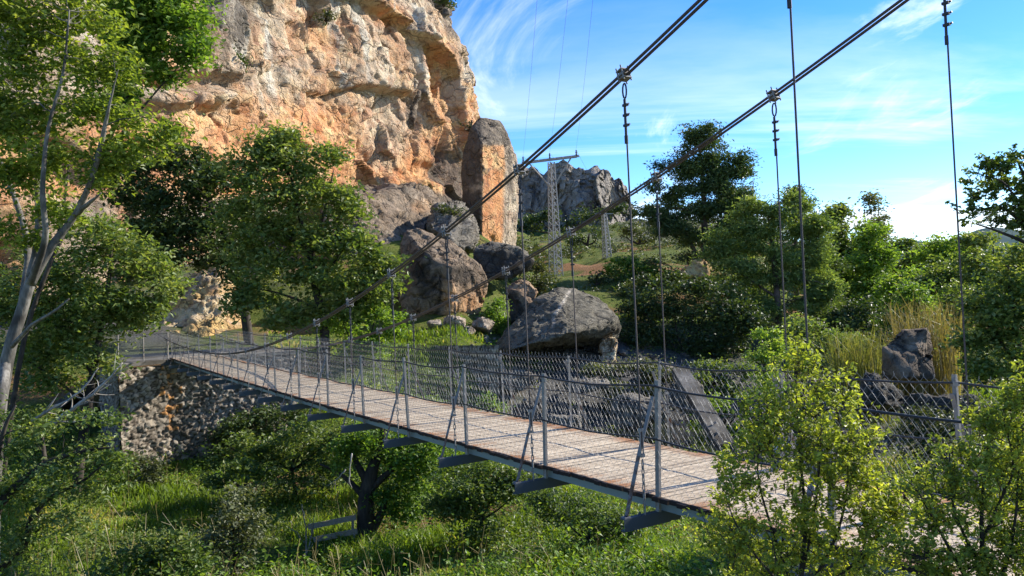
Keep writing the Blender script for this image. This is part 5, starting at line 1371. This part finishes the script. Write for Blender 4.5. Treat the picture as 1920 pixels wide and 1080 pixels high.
# conductors that climb over the camera to the left bank, and on to the second pole
for k, p in enumerate(INS):
    q = at([1030, 1095, 1140][k], -300, 40)
    P = []
    for i in range(25):
        u = i/24; w = p+(q-p)*u; w[2] -= 3.0*u*(1-u); P.append(w)
    mb = MB(); mb.tube(P, .009, 4, False)
    tag(mb.build('power_line', MAT['thin']), ['thin power line rising from the left end of the pylon crossarm', 'thin power line rising from the middle of the pylon crossarm', 'thin power line rising from the right end of the pylon crossarm'][k], 'power line')
    q = f0+(f1_-f0)*(k/2)
    P = []
    for i in range(13):
        u = i/12; w = p+(q-p)*u; w[2] -= 1.2*u*(1-u); P.append(w)
    mb = MB(); mb.tube(P, .012, 4, False)
    tag(mb.build('power_line', MAT['thin']), ['thin power line from the left insulator down to the slim pole', 'thin power line from the middle insulator down to the slim pole', 'thin power line from the right insulator down to the slim pole'][k], 'power line')
# ------------------------------------------------------------------ plank bench under the bridge
be = empty('plank_bench', foot(625, 23.6, 0), 'two weathered rails on short posts beside the small thick trunk', 'bench')
wt = NT('grey_weathered_wood'); wn = wt.noise(6, 5, .6, wt.stretch((3, 3, 12)))
MAT['wood'] = wt.done(wt.ramp(wn, [(.3, (.2, .165, .12)), (.7, (.46, .39, .3))]), .85, wt.bump(wn, .5, .01))
pr = []
for (a, b) in (((578, 988, 23.8), (668, 970, 23.8)), ((588, 1012, 23.3), (670, 996, 23.3))):
    p, q = at(*a), at(*b); mb = MB(); mb.bar(p, q, .05, .15, tuple(_fw)); mb.build('rail', MAT['wood'], be); pr.append((p, q))
for i in (0, 1):
    for f in (.08, .92):
        p = pr[i][0]+(pr[i][1]-pr[i][0])*f; g = gz(p[0], p[1])
        mb = MB(); mb.bar((p[0], p[1], g-.2), (p[0], p[1], p[2]-.036), .06, .06); mb.build('post', MAT['wood'], be)
# ------------------------------------------------------------------ far hills
def hills():
    X = np.linspace(1500, 2600, 120)
    V = []
    for x in X:
        h = 455-26*math.exp(-((x-1880)/90)**2)-12*math.exp(-((x-2050)/120)**2)+4*math.sin(x/23)+30*max(0, (1720-x)/200)
        V += [at(x, h, 2300), at(x, 560, 1700), at(x, h+2, 2700)]
    n = len(X); i = np.arange(n-1)*3
    Q = np.concatenate([np.stack([i+1, i+4, i+3, i], -1), np.stack([i, i+3, i+5, i+2], -1)])
    t = NT('hazy_wooded_hill'); nz = t.noise(.02, 6, .6)  # distance haze painted in as bluish green
    return np_mesh('hills', np.array(V), Q, [t.done(t.ramp(nz, [(.35, (.05, .085, .09)), (.65, (.1, .13, .12))]), 1.0, spec=0)])
tag(link('hills', hills()), 'blue green wooded hills far off at the right', kind='structure')

# ------------------------------------------------------------------ daylight
SUN_EL, SUN_AZ = math.radians(29.5), math.atan2(1.0, -.12)       # azimuth from +Y towards +X
sv = Vector((math.sin(SUN_AZ)*math.cos(SUN_EL), math.cos(SUN_AZ)*math.cos(SUN_EL), math.sin(SUN_EL)))
sd = bpy.data.lights.new('sun', 'SUN'); sd.energy = 4.3; sd.angle = math.radians(.5); sd.color = (1.0, .93, .82)
so = bpy.data.objects.new('sun', sd); COL.objects.link(so); so.rotation_euler = sv.to_track_quat('Z', 'Y').to_euler()
w = bpy.data.worlds.new('World'); scene.world = w; w.use_nodes = True
nt = w.node_tree; nt.nodes.clear()
N_ = nt.nodes.new; LK = nt.links.new
out = N_('ShaderNodeOutputWorld'); bg = N_('ShaderNodeBackground'); LK(bg.outputs[0], out.inputs[0])
sky = N_('ShaderNodeTexSky'); sky.sky_type = 'NISHITA'; sky.sun_disc = False
sky.sun_elevation = SUN_EL; sky.sun_rotation = SUN_AZ
sky.altitude = 900; sky.air_density = .85; sky.dust_density = .1; sky.ozone_density = 2.6
bg.inputs['Strength'].default_value = .128
tc = N_('ShaderNodeTexCoord')
sep = N_('ShaderNodeSeparateXYZ'); LK(tc.outputs['Generated'], sep.inputs[0])
def mth(op, a, b=0.0, c=None):
    n = N_('ShaderNodeMath'); n.operation = op
    for i, v in enumerate((a, b) if c is None else (a, b, c)):
        if isinstance(v, bpy.types.NodeSocket): LK(v, n.inputs[i])
        else: n.inputs[i].default_value = v
    return n.outputs[0]
zc = mth('MAXIMUM', mth('ADD', sep.outputs['Z'], .10), .03)
cmb = N_('ShaderNodeCombineXYZ'); LK(mth('DIVIDE', sep.outputs['X'], zc), cmb.inputs[0]); LK(mth('DIVIDE', sep.outputs['Y'], zc), cmb.inputs[1])
def nz(vec, scale, detail, rough, loc, sc, rot=0.0, dist=0.0):
    m = N_('ShaderNodeMapping'); LK(vec, m.inputs[0]); m.inputs['Location'].default_value = loc; m.inputs['Scale'].default_value = sc; m.inputs['Rotation'].default_value = (0, 0, rot)
    n = N_('ShaderNodeTexNoise'); LK(m.outputs[0], n.inputs['Vector']); n.inputs['Scale'].default_value = scale; n.inputs['Detail'].default_value = detail; n.inputs['Roughness'].default_value = rough; n.inputs['Distortion'].default_value = dist
    return n.outputs['Fac']
def rg(v, a, b, lo=0.0, hi=1.0):
    n = N_('ShaderNodeMapRange'); n.interpolation_type = 'SMOOTHSTEP'; LK(v, n.inputs['Value'])
    for k_, x in (('From Min', a), ('From Max', b), ('To Min', lo), ('To Max', hi)): n.inputs[k_].default_value = x
    return n.outputs['Result']
rm = N_('ShaderNodeMapping'); LK(cmb.outputs[0], rm.inputs[0]); rm.inputs['Rotation'].default_value = (0, 0, YAW)
wisp = nz(rm.outputs[0], 1.5, 9, .64, (2.3, .7, 0), (1, .45, 1), .35, .9)
band = nz(rm.outputs[0], .6, 8, .6, (7.7, 3.1, 0), (.45, 1.15, 1), 0, .5)
c1 = rg(wisp, .53, .76); c2 = rg(band, .47, .63)
low = rg(sep.outputs['Z'], .34, .08)
cl = mth('MINIMUM', mth('ADD', mth('MULTIPLY', c1, .7), mth('MULTIPLY', c2, mth('ADD', mth('MULTIPLY', low, .72), .06))), .82)
mx = N_('ShaderNodeMix'); mx.data_type = 'RGBA'; LK(cl, mx.inputs[0])
hs = N_('ShaderNodeHueSaturation'); LK(sky.outputs[0], hs.inputs['Color']); hs.inputs['Saturation'].default_value = 1.32; hs.inputs['Hue'].default_value = .508; LK(hs.outputs[0], mx.inputs[6])
mx.inputs[7].default_value = (5.6, 5.9, 6.2, 1)
LK(mx.outputs[2], bg.inputs['Color'])

scene.view_settings.view_transform = 'Standard'
scene.view_settings.look = 'None'
scene.view_settings.exposure = 1.15
scene.view_settings.gamma = 1.0
c_ = scene.cycles
c_.max_bounces = 6; c_.diffuse_bounces = 4; c_.glossy_bounces = 2; c_.transmission_bounces = 3; c_.transparent_max_bounces = 4
c_.use_denoising = True
c_.sample_clamp_indirect = 6
scene.render.film_transparent = False
